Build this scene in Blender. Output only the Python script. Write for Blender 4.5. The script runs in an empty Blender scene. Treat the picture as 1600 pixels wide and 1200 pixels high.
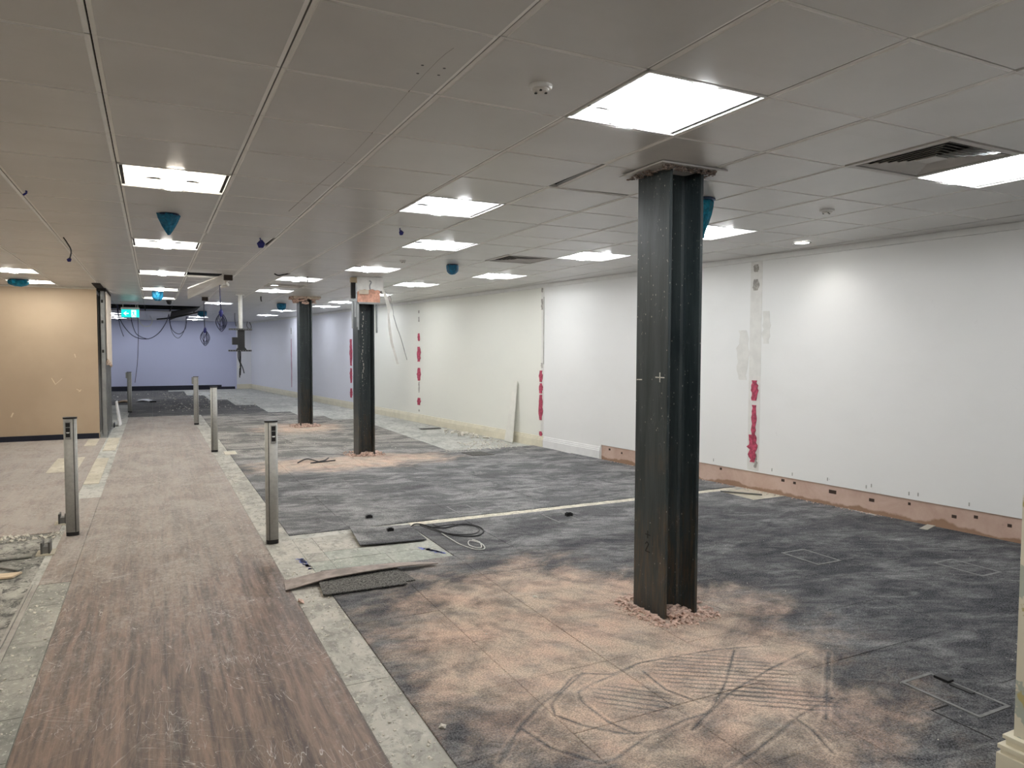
import bpy, bmesh, math, random
from mathutils import Vector, Matrix

rnd = random.Random(7)
scene = bpy.context.scene
col = scene.collection

# ------------------------------------------------------------------ camera
CAM_Z = 1.5258
H = 2.547                      # ceiling height
RIGHT = Vector((0.893787, -0.448477, 0.003586))
DOWN = Vector((-0.018285, -0.044428, -0.998845))
FWD = Vector((0.448119, 0.892689, -0.047910))
cam_data = bpy.data.cameras.new('camera')
cam_data.sensor_fit = 'HORIZONTAL'
cam_data.sensor_width = 36.0
cam_data.lens = 36.0 * 1116.98 / 1600.0
cam_data.clip_start = 0.05
cam_data.clip_end = 200
cam = bpy.data.objects.new('camera', cam_data)
col.objects.link(cam)
rot = Matrix((RIGHT, -DOWN, -FWD)).transposed()
cam.matrix_world = Matrix.Translation((0, 0, CAM_Z)) @ rot.to_4x4()
scene.camera = cam

# ------------------------------------------------------------------ world, exposure
world = bpy.data.worlds.new('world')
world.use_nodes = True
world.node_tree.nodes['Background'].inputs[0].default_value = (0.75, 0.78, 0.85, 1)
world.node_tree.nodes['Background'].inputs[1].default_value = 0.02
scene.world = world
scene.view_settings.view_transform = 'Standard'
scene.view_settings.look = 'None'
scene.view_settings.exposure = 1.15
scene.view_settings.gamma = 1.0
scene.view_settings.use_curve_mapping = False
LAMP = 26.0                    # radiance of a tube basket
scene.cycles.use_denoising = True
scene.cycles.denoising_prefilter = 'NONE'
scene.cycles.max_bounces = 10
scene.cycles.diffuse_bounces = 5
scene.cycles.sample_clamp_indirect = 6.0


# ------------------------------------------------------------------ node helper
class N:
    def __init__(s, name):
        s.mat = bpy.data.materials.new(name)
        s.mat.use_nodes = True
        s.nt = s.mat.node_tree
        s.b = s.nt.nodes['Principled BSDF']
        s._pos = None

    def new(s, t):
        return s.nt.nodes.new(t)

    def put(s, sock, v):
        if isinstance(v, bpy.types.NodeSocket):
            s.nt.links.new(v, sock)
        elif v is not None:
            if isinstance(v, (tuple, list)) and len(v) == 3 and sock.type == 'RGBA':
                v = (*v, 1)
            sock.default_value = v

    def m(s, op, a, b=None, c=None, clamp=False):
        n = s.new('ShaderNodeMath'); n.operation = op; n.use_clamp = clamp
        s.put(n.inputs[0], a); s.put(n.inputs[1], b); s.put(n.inputs[2], c)
        return n.outputs[0]

    def vm(s, op, a, b=None, scale=None):
        n = s.new('ShaderNodeVectorMath'); n.operation = op
        s.put(n.inputs[0], a); s.put(n.inputs[1], b)
        if scale is not None: s.put(n.inputs['Scale'], scale)
        return n.outputs['Value'] if op in ('LENGTH', 'DISTANCE', 'DOT_PRODUCT') else n.outputs[0]

    @property
    def pos(s):
        if s._pos is None:
            s._pos = s.new('ShaderNodeNewGeometry').outputs['Position']
        return s._pos

    def obj(s):
        return s.new('ShaderNodeTexCoord').outputs['Object']

    def rand(s):
        return s.new('ShaderNodeObjectInfo').outputs['Random']

    def sep(s, v):
        n = s.new('ShaderNodeSeparateXYZ'); s.put(n.inputs[0], v); return n.outputs

    def noise(s, v, scale, detail=3, rough=.55, dist=0.0):
        n = s.new('ShaderNodeTexNoise'); s.put(n.inputs['Vector'], v)
        n.inputs['Scale'].default_value = scale; n.inputs['Detail'].default_value = detail
        n.inputs['Roughness'].default_value = rough; n.inputs['Distortion'].default_value = dist
        return n.outputs[0]

    def voro(s, v, scale, feature='F1'):
        n = s.new('ShaderNodeTexVoronoi'); s.put(n.inputs['Vector'], v); n.feature = feature
        n.inputs['Scale'].default_value = scale
        return n.outputs['Distance']

    def st(s, v, sc):                 # stretch
        return s.vm('MULTIPLY', v, sc)

    def rotz(s, v, ang):
        n = s.new('ShaderNodeVectorRotate'); n.rotation_type = 'Z_AXIS'
        s.put(n.inputs['Vector'], v); n.inputs['Angle'].default_value = ang
        return n.outputs[0]

    def mr(s, v, a, b, c=0.0, d=1.0, smooth=True):
        n = s.new('ShaderNodeMapRange'); n.clamp = True
        n.interpolation_type = 'SMOOTHSTEP' if smooth else 'LINEAR'
        s.put(n.inputs[0], v)
        for i, x in enumerate((a, b, c, d)): s.put(n.inputs[i + 1], x)
        return n.outputs[0]

    def mix(s, f, a, b):
        n = s.new('ShaderNodeMix'); n.data_type = 'RGBA'
        s.put(n.inputs[0], f); s.put(n.inputs[6], a); s.put(n.inputs[7], b)
        return n.outputs[2]

    def bump(s, h, strength=.3, dist=.01):
        n = s.new('ShaderNodeBump'); s.put(n.inputs['Height'], h)
        n.inputs['Strength'].default_value = strength; n.inputs['Distance'].default_value = dist
        s.nt.links.new(n.outputs[0], s.b.inputs['Normal'])

    def fin(s, color, rough=.6, metal=0.0, spec=.5):
        s.put(s.b.inputs['Base Color'], color); s.put(s.b.inputs['Roughness'], rough)
        s.put(s.b.inputs['Metallic'], metal); s.put(s.b.inputs['Specular IOR Level'], spec)
        return s.mat


MATS = {}


def plain(name, c, rough=.6, metal=0.0, var=.12, scale=6.0, spec=.4, bump=0.0, bscale=60.0):
    if name in MATS: return MATS[name]
    n = N(name); p = n.obj()
    f = n.noise(p, scale, 4, .6)
    dark = tuple(x * (1 - var) for x in c); light = tuple(min(1, x * (1 + var)) for x in c)
    if bump: n.bump(n.noise(p, bscale, 3), bump, .004)
    MATS[name] = n.fin(n.mix(n.mr(f, .3, .7), dark, light), rough, metal, spec)
    return MATS[name]


def glow(name, c, strength):
    if name in MATS: return MATS[name]
    n = N(name)
    n.fin(c, .5); n.put(n.b.inputs['Emission Color'], c)
    n.b.inputs['Emission Strength'].default_value = strength
    MATS[name] = n.mat
    return n.mat


# ------------------------------------------------------------------ mesh helper
class MB:
    def __init__(s):
        s.v = []; s.f = []

    def add(s, vs, fs):
        o = len(s.v); s.v += [tuple(x) for x in vs]; s.f += [tuple(i + o for i in f) for f in fs]
        return s

    def box(s, x0, x1, y0, y1, z0, z1):
        return s.add([(x0, y0, z0), (x1, y0, z0), (x1, y1, z0), (x0, y1, z0), (x0, y0, z1), (x1, y0, z1), (x1, y1, z1), (x0, y1, z1)],
                     [(0, 3, 2, 1), (4, 5, 6, 7), (0, 1, 5, 4), (1, 2, 6, 5), (2, 3, 7, 6), (3, 0, 4, 7)])

    def hexa(s, b, t):                # 4 bottom, 4 top points (ccw from above)
        return s.add(list(b) + list(t), [(0, 3, 2, 1), (4, 5, 6, 7), (0, 1, 5, 4), (1, 2, 6, 5), (2, 3, 7, 6), (3, 0, 4, 7)])

    def obox(s, c, ax, ay, az, hx, hy, hz):
        c, ax, ay, az = map(Vector, (c, ax, ay, az)); r = []
        for z in (-1, 1):
            for x, y in ((-1, -1), (1, -1), (1, 1), (-1, 1)):
                r.append(c + ax * hx * x + ay * hy * y + az * hz * z)
        return s.hexa(r[:4], r[4:])

    def prism(s, poly, z0, z1):       # ccw xy polygon
        n = len(poly)
        vs = [(x, y, z0) for x, y in poly] + [(x, y, z1) for x, y in poly]
        fs = [tuple(range(n - 1, -1, -1)), tuple(range(n, 2 * n))]
        fs += [(i, (i + 1) % n, n + (i + 1) % n, n + i) for i in range(n)]
        return s.add(vs, fs)

    def cyl(s, c, r, z0, z1, n=16, r2=None):
        r2 = r if r2 is None else r2
        vs = [(c[0] + r * math.cos(2 * math.pi * i / n), c[1] + r * math.sin(2 * math.pi * i / n), z0) for i in range(n)]
        vs += [(c[0] + r2 * math.cos(2 * math.pi * i / n), c[1] + r2 * math.sin(2 * math.pi * i / n), z1) for i in range(n)]
        fs = [tuple(range(n - 1, -1, -1)), tuple(range(n, 2 * n))]
        fs += [(i, (i + 1) % n, n + (i + 1) % n, n + i) for i in range(n)]
        return s.add(vs, fs)

    def lathe(s, c, prof, n=16, jit=0.0):
        vs = []; fs = []
        for r, z in prof:
            for i in range(n):
                a = 2 * math.pi * i / n; k = 1 + jit * (rnd.random() - .5)
                vs.append((c[0] + r * k * math.cos(a), c[1] + r * k * math.sin(a), c[2] + z + jit * .1 * r * (rnd.random() - .5)))
        for j in range(len(prof) - 1):
            for i in range(n):
                fs.append((j * n + i, j * n + (i + 1) % n, (j + 1) * n + (i + 1) % n, (j + 1) * n + i))
        fs.append(tuple(range(n - 1, -1, -1))); fs.append(tuple(range((len(prof) - 1) * n, len(prof) * n)))
        return s.add(vs, fs)

    def tube(s, pts, r, n=6, smooth=6):
        P = [Vector(p) for p in pts]
        if smooth > 1 and len(P) > 2:
            Q = []
            for i in range(len(P) - 1):
                p0 = P[max(i - 1, 0)]; p1 = P[i]; p2 = P[i + 1]; p3 = P[min(i + 2, len(P) - 1)]
                for k in range(smooth):
                    t = k / smooth
                    Q.append(.5 * ((2 * p1) + (p2 - p0) * t + (2 * p0 - 5 * p1 + 4 * p2 - p3) * t * t + (3 * p1 - p0 - 3 * p2 + p3) * t ** 3))
            Q.append(P[-1]); P = Q
        vs = []; fs = []
        up = Vector((.31, .17, .93)).normalized()
        for i, p in enumerate(P):
            d = (P[min(i + 1, len(P) - 1)] - P[max(i - 1, 0)])
            d = d.normalized() if d.length > 1e-9 else Vector((0, 0, 1))
            a = d.cross(up)
            if a.length < 1e-3: a = d.cross(Vector((1, 0, 0)))
            a.normalize(); b = d.cross(a)
            for k in range(n):
                t = 2 * math.pi * k / n
                vs.append(p + a * r * math.cos(t) + b * r * math.sin(t))
        for i in range(len(P) - 1):
            for k in range(n):
                fs.append((i * n + k, i * n + (k + 1) % n, (i + 1) * n + (k + 1) % n, (i + 1) * n + k))
        fs.append(tuple(range(n - 1, -1, -1))); fs.append(tuple(range((len(P) - 1) * n, len(P) * n)))
        return s.add(vs, fs)

    def chunk(s, c, r):               # irregular lump
        base = [(1, 0, -.3), (-.5, .87, -.3), (-.5, -.87, -.3), (.3, .6, .6), (-.8, 0, .5), (.4, -.6, .55)]
        a = rnd.random() * 6.28; ca, sa = math.cos(a), math.sin(a); vs = []
        for x, y, z in base:
            k = r * (.6 + .8 * rnd.random())
            vs.append((c[0] + (x * ca - y * sa) * k, c[1] + (x * sa + y * ca) * k, c[2] + r * .3 + z * k * .7))
        return s.add(vs, [(0, 2, 1), (3, 4, 5), (0, 1, 3), (1, 2, 4), (2, 0, 5), (3, 1, 4), (4, 2, 5), (5, 0, 3)])

    def mesh(s, name, off=(0, 0, 0), smooth=False):
        me = bpy.data.meshes.new(name)
        me.from_pydata([(x - off[0], y - off[1], z - off[2]) for x, y, z in s.v], [], s.f)
        me.validate(); me.update()
        if smooth: me.polygons.foreach_set('use_smooth', [True] * len(me.polygons))
        return me

    def build(s, name, mat, parent=None, smooth=False, origin=None):
        """world coordinates; a child is placed relative to its (unrotated) parents"""
        if origin is None:
            origin = world_loc(parent) if parent else base_point(s.v)
        me = s.mesh(name, origin, smooth)
        me.materials.append(mat)
        o = bpy.data.objects.new(name, me); col.objects.link(o)
        if parent is not None:
            o.parent = parent
        else:
            o.location = origin
        return o


def base_point(v):
    n = len(v); return (sum(p[0] for p in v) / n, sum(p[1] for p in v) / n, min(p[2] for p in v))


def world_loc(o):
    l = Vector((0, 0, 0))
    while o is not None:
        l += o.location; o = o.parent
    return l


def tag(o, label=None, cat=None, group=None, kind=None):
    if label: o['label'] = label
    if cat: o['category'] = cat
    if group: o['group'] = group
    if kind: o['kind'] = kind
    return o


def empty(name, loc, label, cat, group=None):
    o = bpy.data.objects.new(name, None); col.objects.link(o)
    o.empty_display_size = .1; o.location = loc
    return tag(o, label, cat, group)


def copy_tree(o, parent=None):
    c = o.copy(); col.objects.link(c); c.parent = parent
    for ch in list(o.children): copy_tree(ch, c)
    return c


def inst(name, me, loc, parent):
    o = bpy.data.objects.new(name, me); col.objects.link(o); o.parent = parent; o.location = loc
    return o


# ------------------------------------------------------------------ layout numbers
GX, GY, T = -0.163, 2.159, 0.6         # ceiling grid
WA, WB = 6.502, -0.1072                # right wall: X = WA + WB*Y
WT = Vector((WB, 1, 0)).normalized()   # along the wall, away
WN = Vector((-1, WB, 0)).normalized()  # into the room
BACK, FAR, LEFT = -2.6, 29.1, -5.2
COLS = [(2.56, 3.17), (2.61, 10.09), (2.56, 14.33)]   # front-left corners of the columns
CB, CA = 0.24, 0.29                    # column depth in X, width in Y


def wx(y): return WA + WB * y


def wp(y, n=0.0, z=0.0):               # point n metres in front of the right wall
    p = Vector((wx(y), y, z)) + WN * n
    return (p.x, p.y, z)


def clip_wall(poly, n):
    """keep the part of an xy polygon lying at least n in front of the right wall"""
    def d(p): return (Vector((p[0], p[1], 0)) - Vector((WA, 0, 0))).dot(WN) - n
    out = []
    for i in range(len(poly)):
        a, b = poly[i], poly[(i + 1) % len(poly)]; da, db = d(a), d(b)
        if da >= 0: out.append(a)
        if (da >= 0) != (db >= 0):
            t = da / (da - db); out.append((a[0] + (b[0] - a[0]) * t, a[1] + (b[1] - a[1]) * t))
    return out


# ------------------------------------------------------------------ materials of the shell
def dusty(n, base, p):
    """grain that makes dust sit on the tips of a rough surface"""
    return n.mr(n.noise(p, 110, 3, .9), .40, .60)


def falloff(n, cx, cy, rx, ry, inner, outer):
    d = n.vm('LENGTH', n.vm('MULTIPLY', n.vm('SUBTRACT', n.pos, (cx, cy, 0)), (1 / rx, 1 / ry, 0)))
    return n.mr(d, outer, inner)


TRACKS = [
    [(1.117, 2.319), (1.299, 2.505), (1.465, 2.632), (1.613, 2.706), (1.719, 2.79), (1.782, 2.8)],
    [(1.299, 2.505), (1.337, 2.318), (1.448, 2.155), (1.519, 2.15), (1.705, 2.218), (1.948, 2.258), (2.068, 2.255), (2.257, 2.345), (2.616, 2.446), (2.942, 2.51)],
    [(1.776, 2.798), (1.603, 2.689), (1.506, 2.612), (1.477, 2.528), (1.535, 2.407), (1.649, 2.28), (1.691, 2.268)],
    [(2.038, 2.755), (1.772, 2.695), (1.67, 2.656), (1.636, 2.568), (1.644, 2.389), (1.686, 2.262), (1.803, 2.239)],
    [(1.786, 2.805), (1.903, 2.735), (2.102, 2.775), (2.551, 2.73), (2.772, 2.664)],
    [(2.619, 2.683), (2.335, 2.44), (2.121, 2.288), (1.916, 2.183)],
    [(2.641, 2.114), (2.401, 2.072), (2.22, 2.016), (1.976, 1.94), (1.86, 1.915)],
    [(2.362, 2.091), (2.346, 1.971), (2.282, 1.82)],
    [(3.027, 2.454), (2.467, 2.002)],
    [(2.055, 2.697), (2.033, 2.499), (2.09, 2.344)],
]


def carpet_material(name, tracks):
    n = N(name); p = n.pos
    fine = n.noise(p, 120, 3, .9)
    base = n.mix(n.mr(fine, .40, .62), (.010, .0105, .013), (.115, .118, .128))
    tone = n.m('MULTIPLY_ADD', n.rand(), .35, .82)
    base = n.mix(n.m('SUBTRACT', 1.0, tone), base, (.04, .04, .045))
    grain = dusty(n, None, p)
    big = n.noise(n.st(p, (.8, 1.4, 1)), 1.3, 7, .68, .8)
    streak = n.noise(n.st(n.rotz(p, .35), (.8, 1.9, 1)), 4.5, 8, .78, .9)
    x, y, z = n.sep(p)
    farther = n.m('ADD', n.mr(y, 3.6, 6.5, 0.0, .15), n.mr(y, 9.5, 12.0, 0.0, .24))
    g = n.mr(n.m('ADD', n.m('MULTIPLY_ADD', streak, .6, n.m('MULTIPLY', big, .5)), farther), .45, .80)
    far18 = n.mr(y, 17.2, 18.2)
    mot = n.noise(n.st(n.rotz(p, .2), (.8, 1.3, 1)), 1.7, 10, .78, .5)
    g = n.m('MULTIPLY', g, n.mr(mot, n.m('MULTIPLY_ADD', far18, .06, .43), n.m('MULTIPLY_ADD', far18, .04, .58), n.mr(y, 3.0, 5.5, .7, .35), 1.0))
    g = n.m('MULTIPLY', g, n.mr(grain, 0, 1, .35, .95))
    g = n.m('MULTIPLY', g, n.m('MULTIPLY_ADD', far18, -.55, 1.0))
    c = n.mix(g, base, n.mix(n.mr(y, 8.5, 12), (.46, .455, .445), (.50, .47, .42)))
    # pink plaster dust round the columns
    f1 = falloff(n, 2.1, 3.1, 1.55, 1.9, .1, 1.15)
    f2 = falloff(n, 2.35, 9.55, 2.0, .85, .1, 1.15)
    f3 = falloff(n, 2.5, 14.1, 1.2, 1.4, .1, 1.1)
    f = n.m('MAXIMUM', f1, n.m('MAXIMUM', f2, f3))
    cloud = n.noise(n.st(n.rotz(p, -.5), (1, 1.5, 1)), 1.9, 8, .68, .3)
    pk = n.mr(n.m('ADD', f, n.m('MULTIPLY_ADD', cloud, 2.1, -1.0)), .12, .95)
    pk = n.m('MULTIPLY', pk, n.mr(f, 0.0, .25))
    scuff = n.noise(n.st(n.rotz(p, .9), (1, 1.6, 1)), 4, 7, .75, .3)
    pk = n.m('MULTIPLY', pk, n.mr(scuff, .36, .58, .5, 1.0))
    amount = n.m('MULTIPLY', pk, n.m('MULTIPLY_ADD', grain, .55, .45))
    if tracks:
        dmin = None
        for line in TRACKS:
            for a, b in zip(line, line[1:]):
                ba = (b[0] - a[0], b[1] - a[1], 0); L2 = ba[0] ** 2 + ba[1] ** 2
                pa = n.vm('SUBTRACT', p, (a[0], a[1], 0))
                h = n.m('MULTIPLY', n.vm('DOT_PRODUCT', pa, ba), 1 / L2, clamp=True)
                d = n.vm('DISTANCE', n.vm('MULTIPLY', pa, (1, 1, 0)), n.vm('SCALE', ba, None, h))
                dmin = d if dmin is None else n.m('MINIMUM', dmin, d)
        wob = n.m('MULTIPLY_ADD', n.noise(p, 16, 5, .75), .022, -.010)
        dmin = n.m('ADD', dmin, wob)
        line = n.m('MULTIPLY', n.mr(dmin, .0, .011, 1, 0), n.mr(n.noise(p, 7, 4), .35, .6, .45, 1))
        rim = n.m('MULTIPLY', n.mr(dmin, .012, .018, 0, 1), n.mr(dmin, .02, .032, 1, 0))
        amount = n.m('ADD', amount, n.m('MULTIPLY', rim, .13), clamp=True)
        amount = n.m('MULTIPLY', amount, n.m('MULTIPLY_ADD', line, -.85, 1.0))
        # ridged prints pressed into the dust
        for (cx, cy, rx, ry, ang, fr) in ((2.38, 2.5, .36, .26, -.6, 150), (1.86, 2.5, .2, .14, -.75, 150), (2.45, 2.2, .25, .12, -.62, 150)):
            w = n.sep(n.rotz(n.vm('SUBTRACT', p, (cx, cy, 0)), -ang))
            s_ = n.m('SINE', n.m('MULTIPLY_ADD', w[1], fr * 1.05, n.m('MULTIPLY', n.noise(p, 9, 2), 3.0)))
            e = n.mr(n.vm('LENGTH', n.vm('MULTIPLY', n.rotz(n.vm('SUBTRACT', p, (cx, cy, 0)), -ang), (1 / rx, 1 / ry, 0))), .75, 1.05, 1, 0)
            amount = n.m('MULTIPLY', amount, n.m('SUBTRACT', 1.0, n.m('MULTIPLY', e, n.mr(s_, -.1, .8, 0, .6))))
    c = n.mix(amount, c, n.mix(n.mr(n.noise(p, 3.3, 4), .35, .65), (.74, .53, .41), (.70, .56, .44)))
    # white specks
    sp = n.mr(n.voro(p, 34), .05, .09, 1, 0)
    sp = n.m('MULTIPLY', sp, n.mr(n.noise(p, 4, 4), .5, .62))
    c = n.mix(n.m('MULTIPLY', sp, .7), c, (.6, .58, .54))
    n.bump(fine, .6, .006)
    return n.fin(c, .95, 0, .15)


def vinyl_material():
    n = N('worn_vinyl'); p = n.pos
    r = n.rand()
    gr = n.noise(n.st(p, (26, 2.2, 1)), 1.5, 8, .75, .6)
    lng = n.noise(n.st(p, (9, .3, 1)), 1.7, 4, .7, .3)
    base = n.mix(n.mr(n.m('ADD', n.m('MULTIPLY', gr, .55), n.m('MULTIPLY', lng, .5)), .38, .68), (.034, .020, .015), (.235, .152, .108))
    base = n.mix(n.m('MULTIPLY', r, .16), base, (.12, .085, .065))
    x, y, z = n.sep(p)
    patches = n.noise(n.st(p, (1.6, .9, 1)), 1.7, 9, .78, .6)
    fin_ = n.noise(n.st(p, (5, 3, 1)), 7, 8, .85, .5)
    d = n.m('ADD', n.m('MULTIPLY', patches, .8), n.m('MULTIPLY', fin_, .9))
    d = n.m('ADD', d, n.mr(y, 1.8, 8.0, -.20, .09))
    dust = n.mr(d, .70, 1.04)
    leftside = n.mr(x, -.8, -.5, .16, 0)
    dust = n.m('ADD', dust, leftside, clamp=True)
    c = n.mix(n.m('MULTIPLY', dust, .8), base, (.43, .395, .36))
    # scratches in several directions
    for ang, sc, wd in ((.35, 2.0, .005), (-.6, 2.4, .0045), (1.2, 1.7, .004), (.05, 3.0, .006), (2.2, 2.2, .004), (-.25, 4.0, .006)):
        q = n.st(n.rotz(p, ang), (7, 1, 1))
        s_ = n.noise(q, sc, 2, .4, .15)
        ln = n.mr(n.m('ABSOLUTE', n.m('SUBTRACT', s_, .5)), 0.0, wd, 1, 0)
        ln = n.m('MULTIPLY', ln, n.mr(n.noise(n.rotz(p, ang), 2.1, 3), .52, .64))
        c = n.mix(n.m('MULTIPLY', ln, .65), c, (.60, .56, .52))
    sp = n.mr(n.voro(p, 26), .06, .1, 1, 0)
    c = n.mix(n.m('MULTIPLY', sp, n.mr(n.noise(p, 3, 4), .5, .65, 0, .6)), c, (.6, .56, .52))
    n.bump(n.m('ADD', fin_, n.m('MULTIPLY', gr, .4)), .3, .004)
    return n.fin(c, n.mr(dust, 0, 1, .42, .8), 0, .4)


def screed(name, a, b, dirt=(.2, .19, .17), amt=.5, scale=2.2):
    n = N(name); p = n.pos
    f = n.noise(n.st(p, (1, .7, 1)), scale, 7, .65, .5)
    c = n.mix(n.mr(f, .4, .6), a, b)
    g = n.noise(n.st(p, (1.6, 1, 1)), scale * 3, 8, .78, .6)
    c = n.mix(n.mr(g, .49, .60, 0, amt), c, dirt)
    w = n.mr(n.noise(p, scale * 9, 6, .82), .55, .62, 0, .6)
    c = n.mix(w, c, (.62, .6, .55))
    n.bump(g, .25, .006)
    return n.fin(c, .88, 0, .2)


def ceiling_material():
    n = N('ceiling_tile_paint'); p = n.pos
    f = n.noise(p, 1.2, 5, .6)
    c = n.mix(n.mr(f, .3, .7), (.56, .55, .53), (.63, .62, .60))
    c = n.mix(n.m('MULTIPLY', n.rand(), .12), c, (.5, .48, .45))
    st_ = n.noise(n.st(p, (.25, 2.5, 1)), 3, 4, .6)
    c = n.mix(n.mr(st_, .55, .75, 0, .12), c, (.42, .40, .37))
    n.bump(n.noise(p, 320, 2, .6), .08, .002)
    return n.fin(c, .33, 0, .5)


def wall_material():
    n = N('right_wall_paint'); p = n.pos
    x, y, z = n.sep(p)
    c = n.mix(n.mr(y, 9.76, 9.79), (.80, .80, .785), (.765, .765, .70))
    c = n.mix(n.mr(y, 17.9, 18.0), c, (.735, .74, .80))
    f = n.noise(n.st(p, (1, .8, 1.6)), 1.1, 5, .6, .4)
    c = n.mix(n.mr(f, .45, .75, 0, .16), c, (.66, .66, .63))
    sm = n.noise(p, 5.5, 6, .7, .8)
    c = n.mix(n.mr(sm, .64, .76, 0, .25), c, (.5, .49, .46))
    sp = n.m('MULTIPLY', n.mr(n.voro(p, 3.1), .006, .012, 1, 0), .8)
    c = n.mix(sp, c, (.12, .11, .1))
    return n.fin(c, .62, 0, .3)


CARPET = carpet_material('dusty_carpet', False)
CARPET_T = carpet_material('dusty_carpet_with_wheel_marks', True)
VINYL = vinyl_material()
SUB = screed('bare_screed', (.40, .40, .37), (.52, .52, .48), (.2, .2, .18), .6)
SUB_S = screed('dusty_strip', (.34, .33, .295), (.48, .46, .41), (.19, .185, .165), .6, 3.2)
SUB_R = screed('rough_left_screed', (.19, .19, .17), (.40, .39, .35), (.06, .06, .06), .9, 3.0)
SUB_L = screed('slate_grey_panel', (.25, .25, .225), (.36, .35, .31), (.14, .14, .13), .5, 3.0)
SUB_G = screed('green_grey_panel', (.30, .32, .28), (.40, .41, .37), (.17, .18, .16), .4, 3.4)
SUB_Y = screed('cream_adhesive', (.50, .46, .36), (.60, .56, .46), (.33, .30, .24), .5, 3.0)
CEIL = ceiling_material()
EDGE = plain('white_tile_edge', (.88, .87, .84), .4, 0, .03)
WALLR = wall_material()
DARK = plain('plenum_dark', (.012, .011, .010), .9)
WHITE = plain('white_gloss', (.78, .78, .76), .35, 0, .05)
BLACK = plain('black_plastic', (.012, .012, .013), .4)
NAVY = plain('navy_skirting', (.008, .010, .022), .45)
ALU = plain('brushed_aluminium', (.37, .37, .35), .5, .12, .08, 30)
STEELZ = plain('galvanised_steel', (.30, .31, .31), .4, .6, .15, 5)
CREAMP = plain('cream_gloss', (.69, .645, .51), .4, 0, .06)
PINKG = plain('pink_plasterboard', (.60, .33, .24), .9, 0, .2, 25)
RUBBLE = plain('pink_rubble', (.56, .40, .33), .95, 0, .3, 40)
CRUMB = plain('pale_crumbs', (.60, .57, .50), .95, 0, .2, 20)
def film(name, c, k):
    n = N(name); p = n.obj()
    cc = n.mix(n.mr(n.noise(p, 14, 5, .7, 1.0), .35, .65), tuple(x * .45 for x in c), c)
    n.bump(n.noise(p, 22, 4, .7, 1.5), .9, .02); n.fin(cc, .28)
    t = n.new('ShaderNodeBsdfTranslucent'); n.put(t.inputs[0], cc)
    m = n.new('ShaderNodeMixShader'); m.inputs[0].default_value = k
    out = [x for x in n.nt.nodes if x.type == 'OUTPUT_MATERIAL'][0]
    n.nt.links.new(n.b.outputs[0], m.inputs[1]); n.nt.links.new(t.outputs[0], m.inputs[2]); n.nt.links.new(m.outputs[0], out.inputs[0])
    return n.mat
CYAN = film('blue_plastic_film', (.015, .30, .55), .35)
CYAN_L = film('cyan_plastic_film', (.03, .50, .68), .55)
BLUE = plain('blue_cable_tape', (.015, .018, .16), .45)
CABLE = plain('black_cable', (.012, .012, .014), .5)
CABLEB = plain('navy_cable', (.02, .022, .06), .5)
CABLEW = plain('white_cable', (.6, .6, .57), .5)

# ------------------------------------------------------------------ floor
SZ = -0.008                            # bare screed lies lower than carpet and vinyl
b = MB(); b.box(LEFT - .1, WA + .4, BACK - .1, FAR + .1, -.12, SZ)
floor = b.build('floor', SUB, origin=(0, 0, 0)); tag(floor, 'stripped floor with worn vinyl walkway and dusty dark carpet', kind='structure')


def far_bare(x, y):
    if y > 10.2 and y < 14.5 and x > 4.0: return True
    if 14.5 <= y < 17.7 and x > 4.1 - (y - 14.5) * .42: return True
    if y >= 17.7 and x > 2.8 - (y - 17.7) * .2: return True
    return False


def in_view(x, y, z):
    d = Vector((x, y, z - CAM_Z)); w = d.dot(FWD)
    if w < .3: return None
    px = 800 + 1117 * d.dot(RIGHT) / w; py = 600 + 1117 * d.dot(DOWN) / w
    if -160 < px < 1760 and -160 < py < 1360: return d.length
    return None


CX0, CY0, CT = .97, .37, .5
cells = []
for i in range(-13, 12):
    for j in range(-6, 58):
        y0 = CY0 + CT * j + (.13 if j >= 11 else 0); x0 = CX0 + CT * i
        cx, cy = x0 + .25, y0 + .25
        if i < 0 and cy < 18.1: continue
        if cy > FAR - .2 or cx > wx(cy) + .2: continue
        if cx < -4.9: continue
        if far_bare(cx, cy): continue
        if (i, j) in ((0, 9), (1, 9), (0, 10), (1, 10), (9, 10)): continue
        if -.95 < cx < -.3 and 18 < cy < 22: continue
        cells.append((in_view(cx, cy, 0) or 1e3 + cy, i, j, x0, y0))
cells.sort()
full = MB(); e = .0008
full.add([(e, e, -.008), (CT - e, e, -.008), (CT - e, CT - e, -.008), (e, CT - e, -.008), (e, e, -.002), (CT - e, e, -.002), (CT - e, CT - e, -.002), (e, CT - e, -.002),
          (.004, .004, 0), (CT - .004, .004, 0), (CT - .004, CT - .004, 0), (.004, CT - .004, 0)],
         [(0, 1, 5, 4), (1, 2, 6, 5), (2, 3, 7, 6), (3, 0, 4, 7), (4, 5, 9, 8), (5, 6, 10, 9), (6, 7, 11, 10), (7, 4, 8, 11), (8, 9, 10, 11)])
me_c = full.mesh('carpet_tile'); me_c.materials.append(CARPET)
me_ct = full.mesh('carpet_tile'); me_ct.materials.append(CARPET_T)
rest = MB(); n_ind = 0
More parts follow.
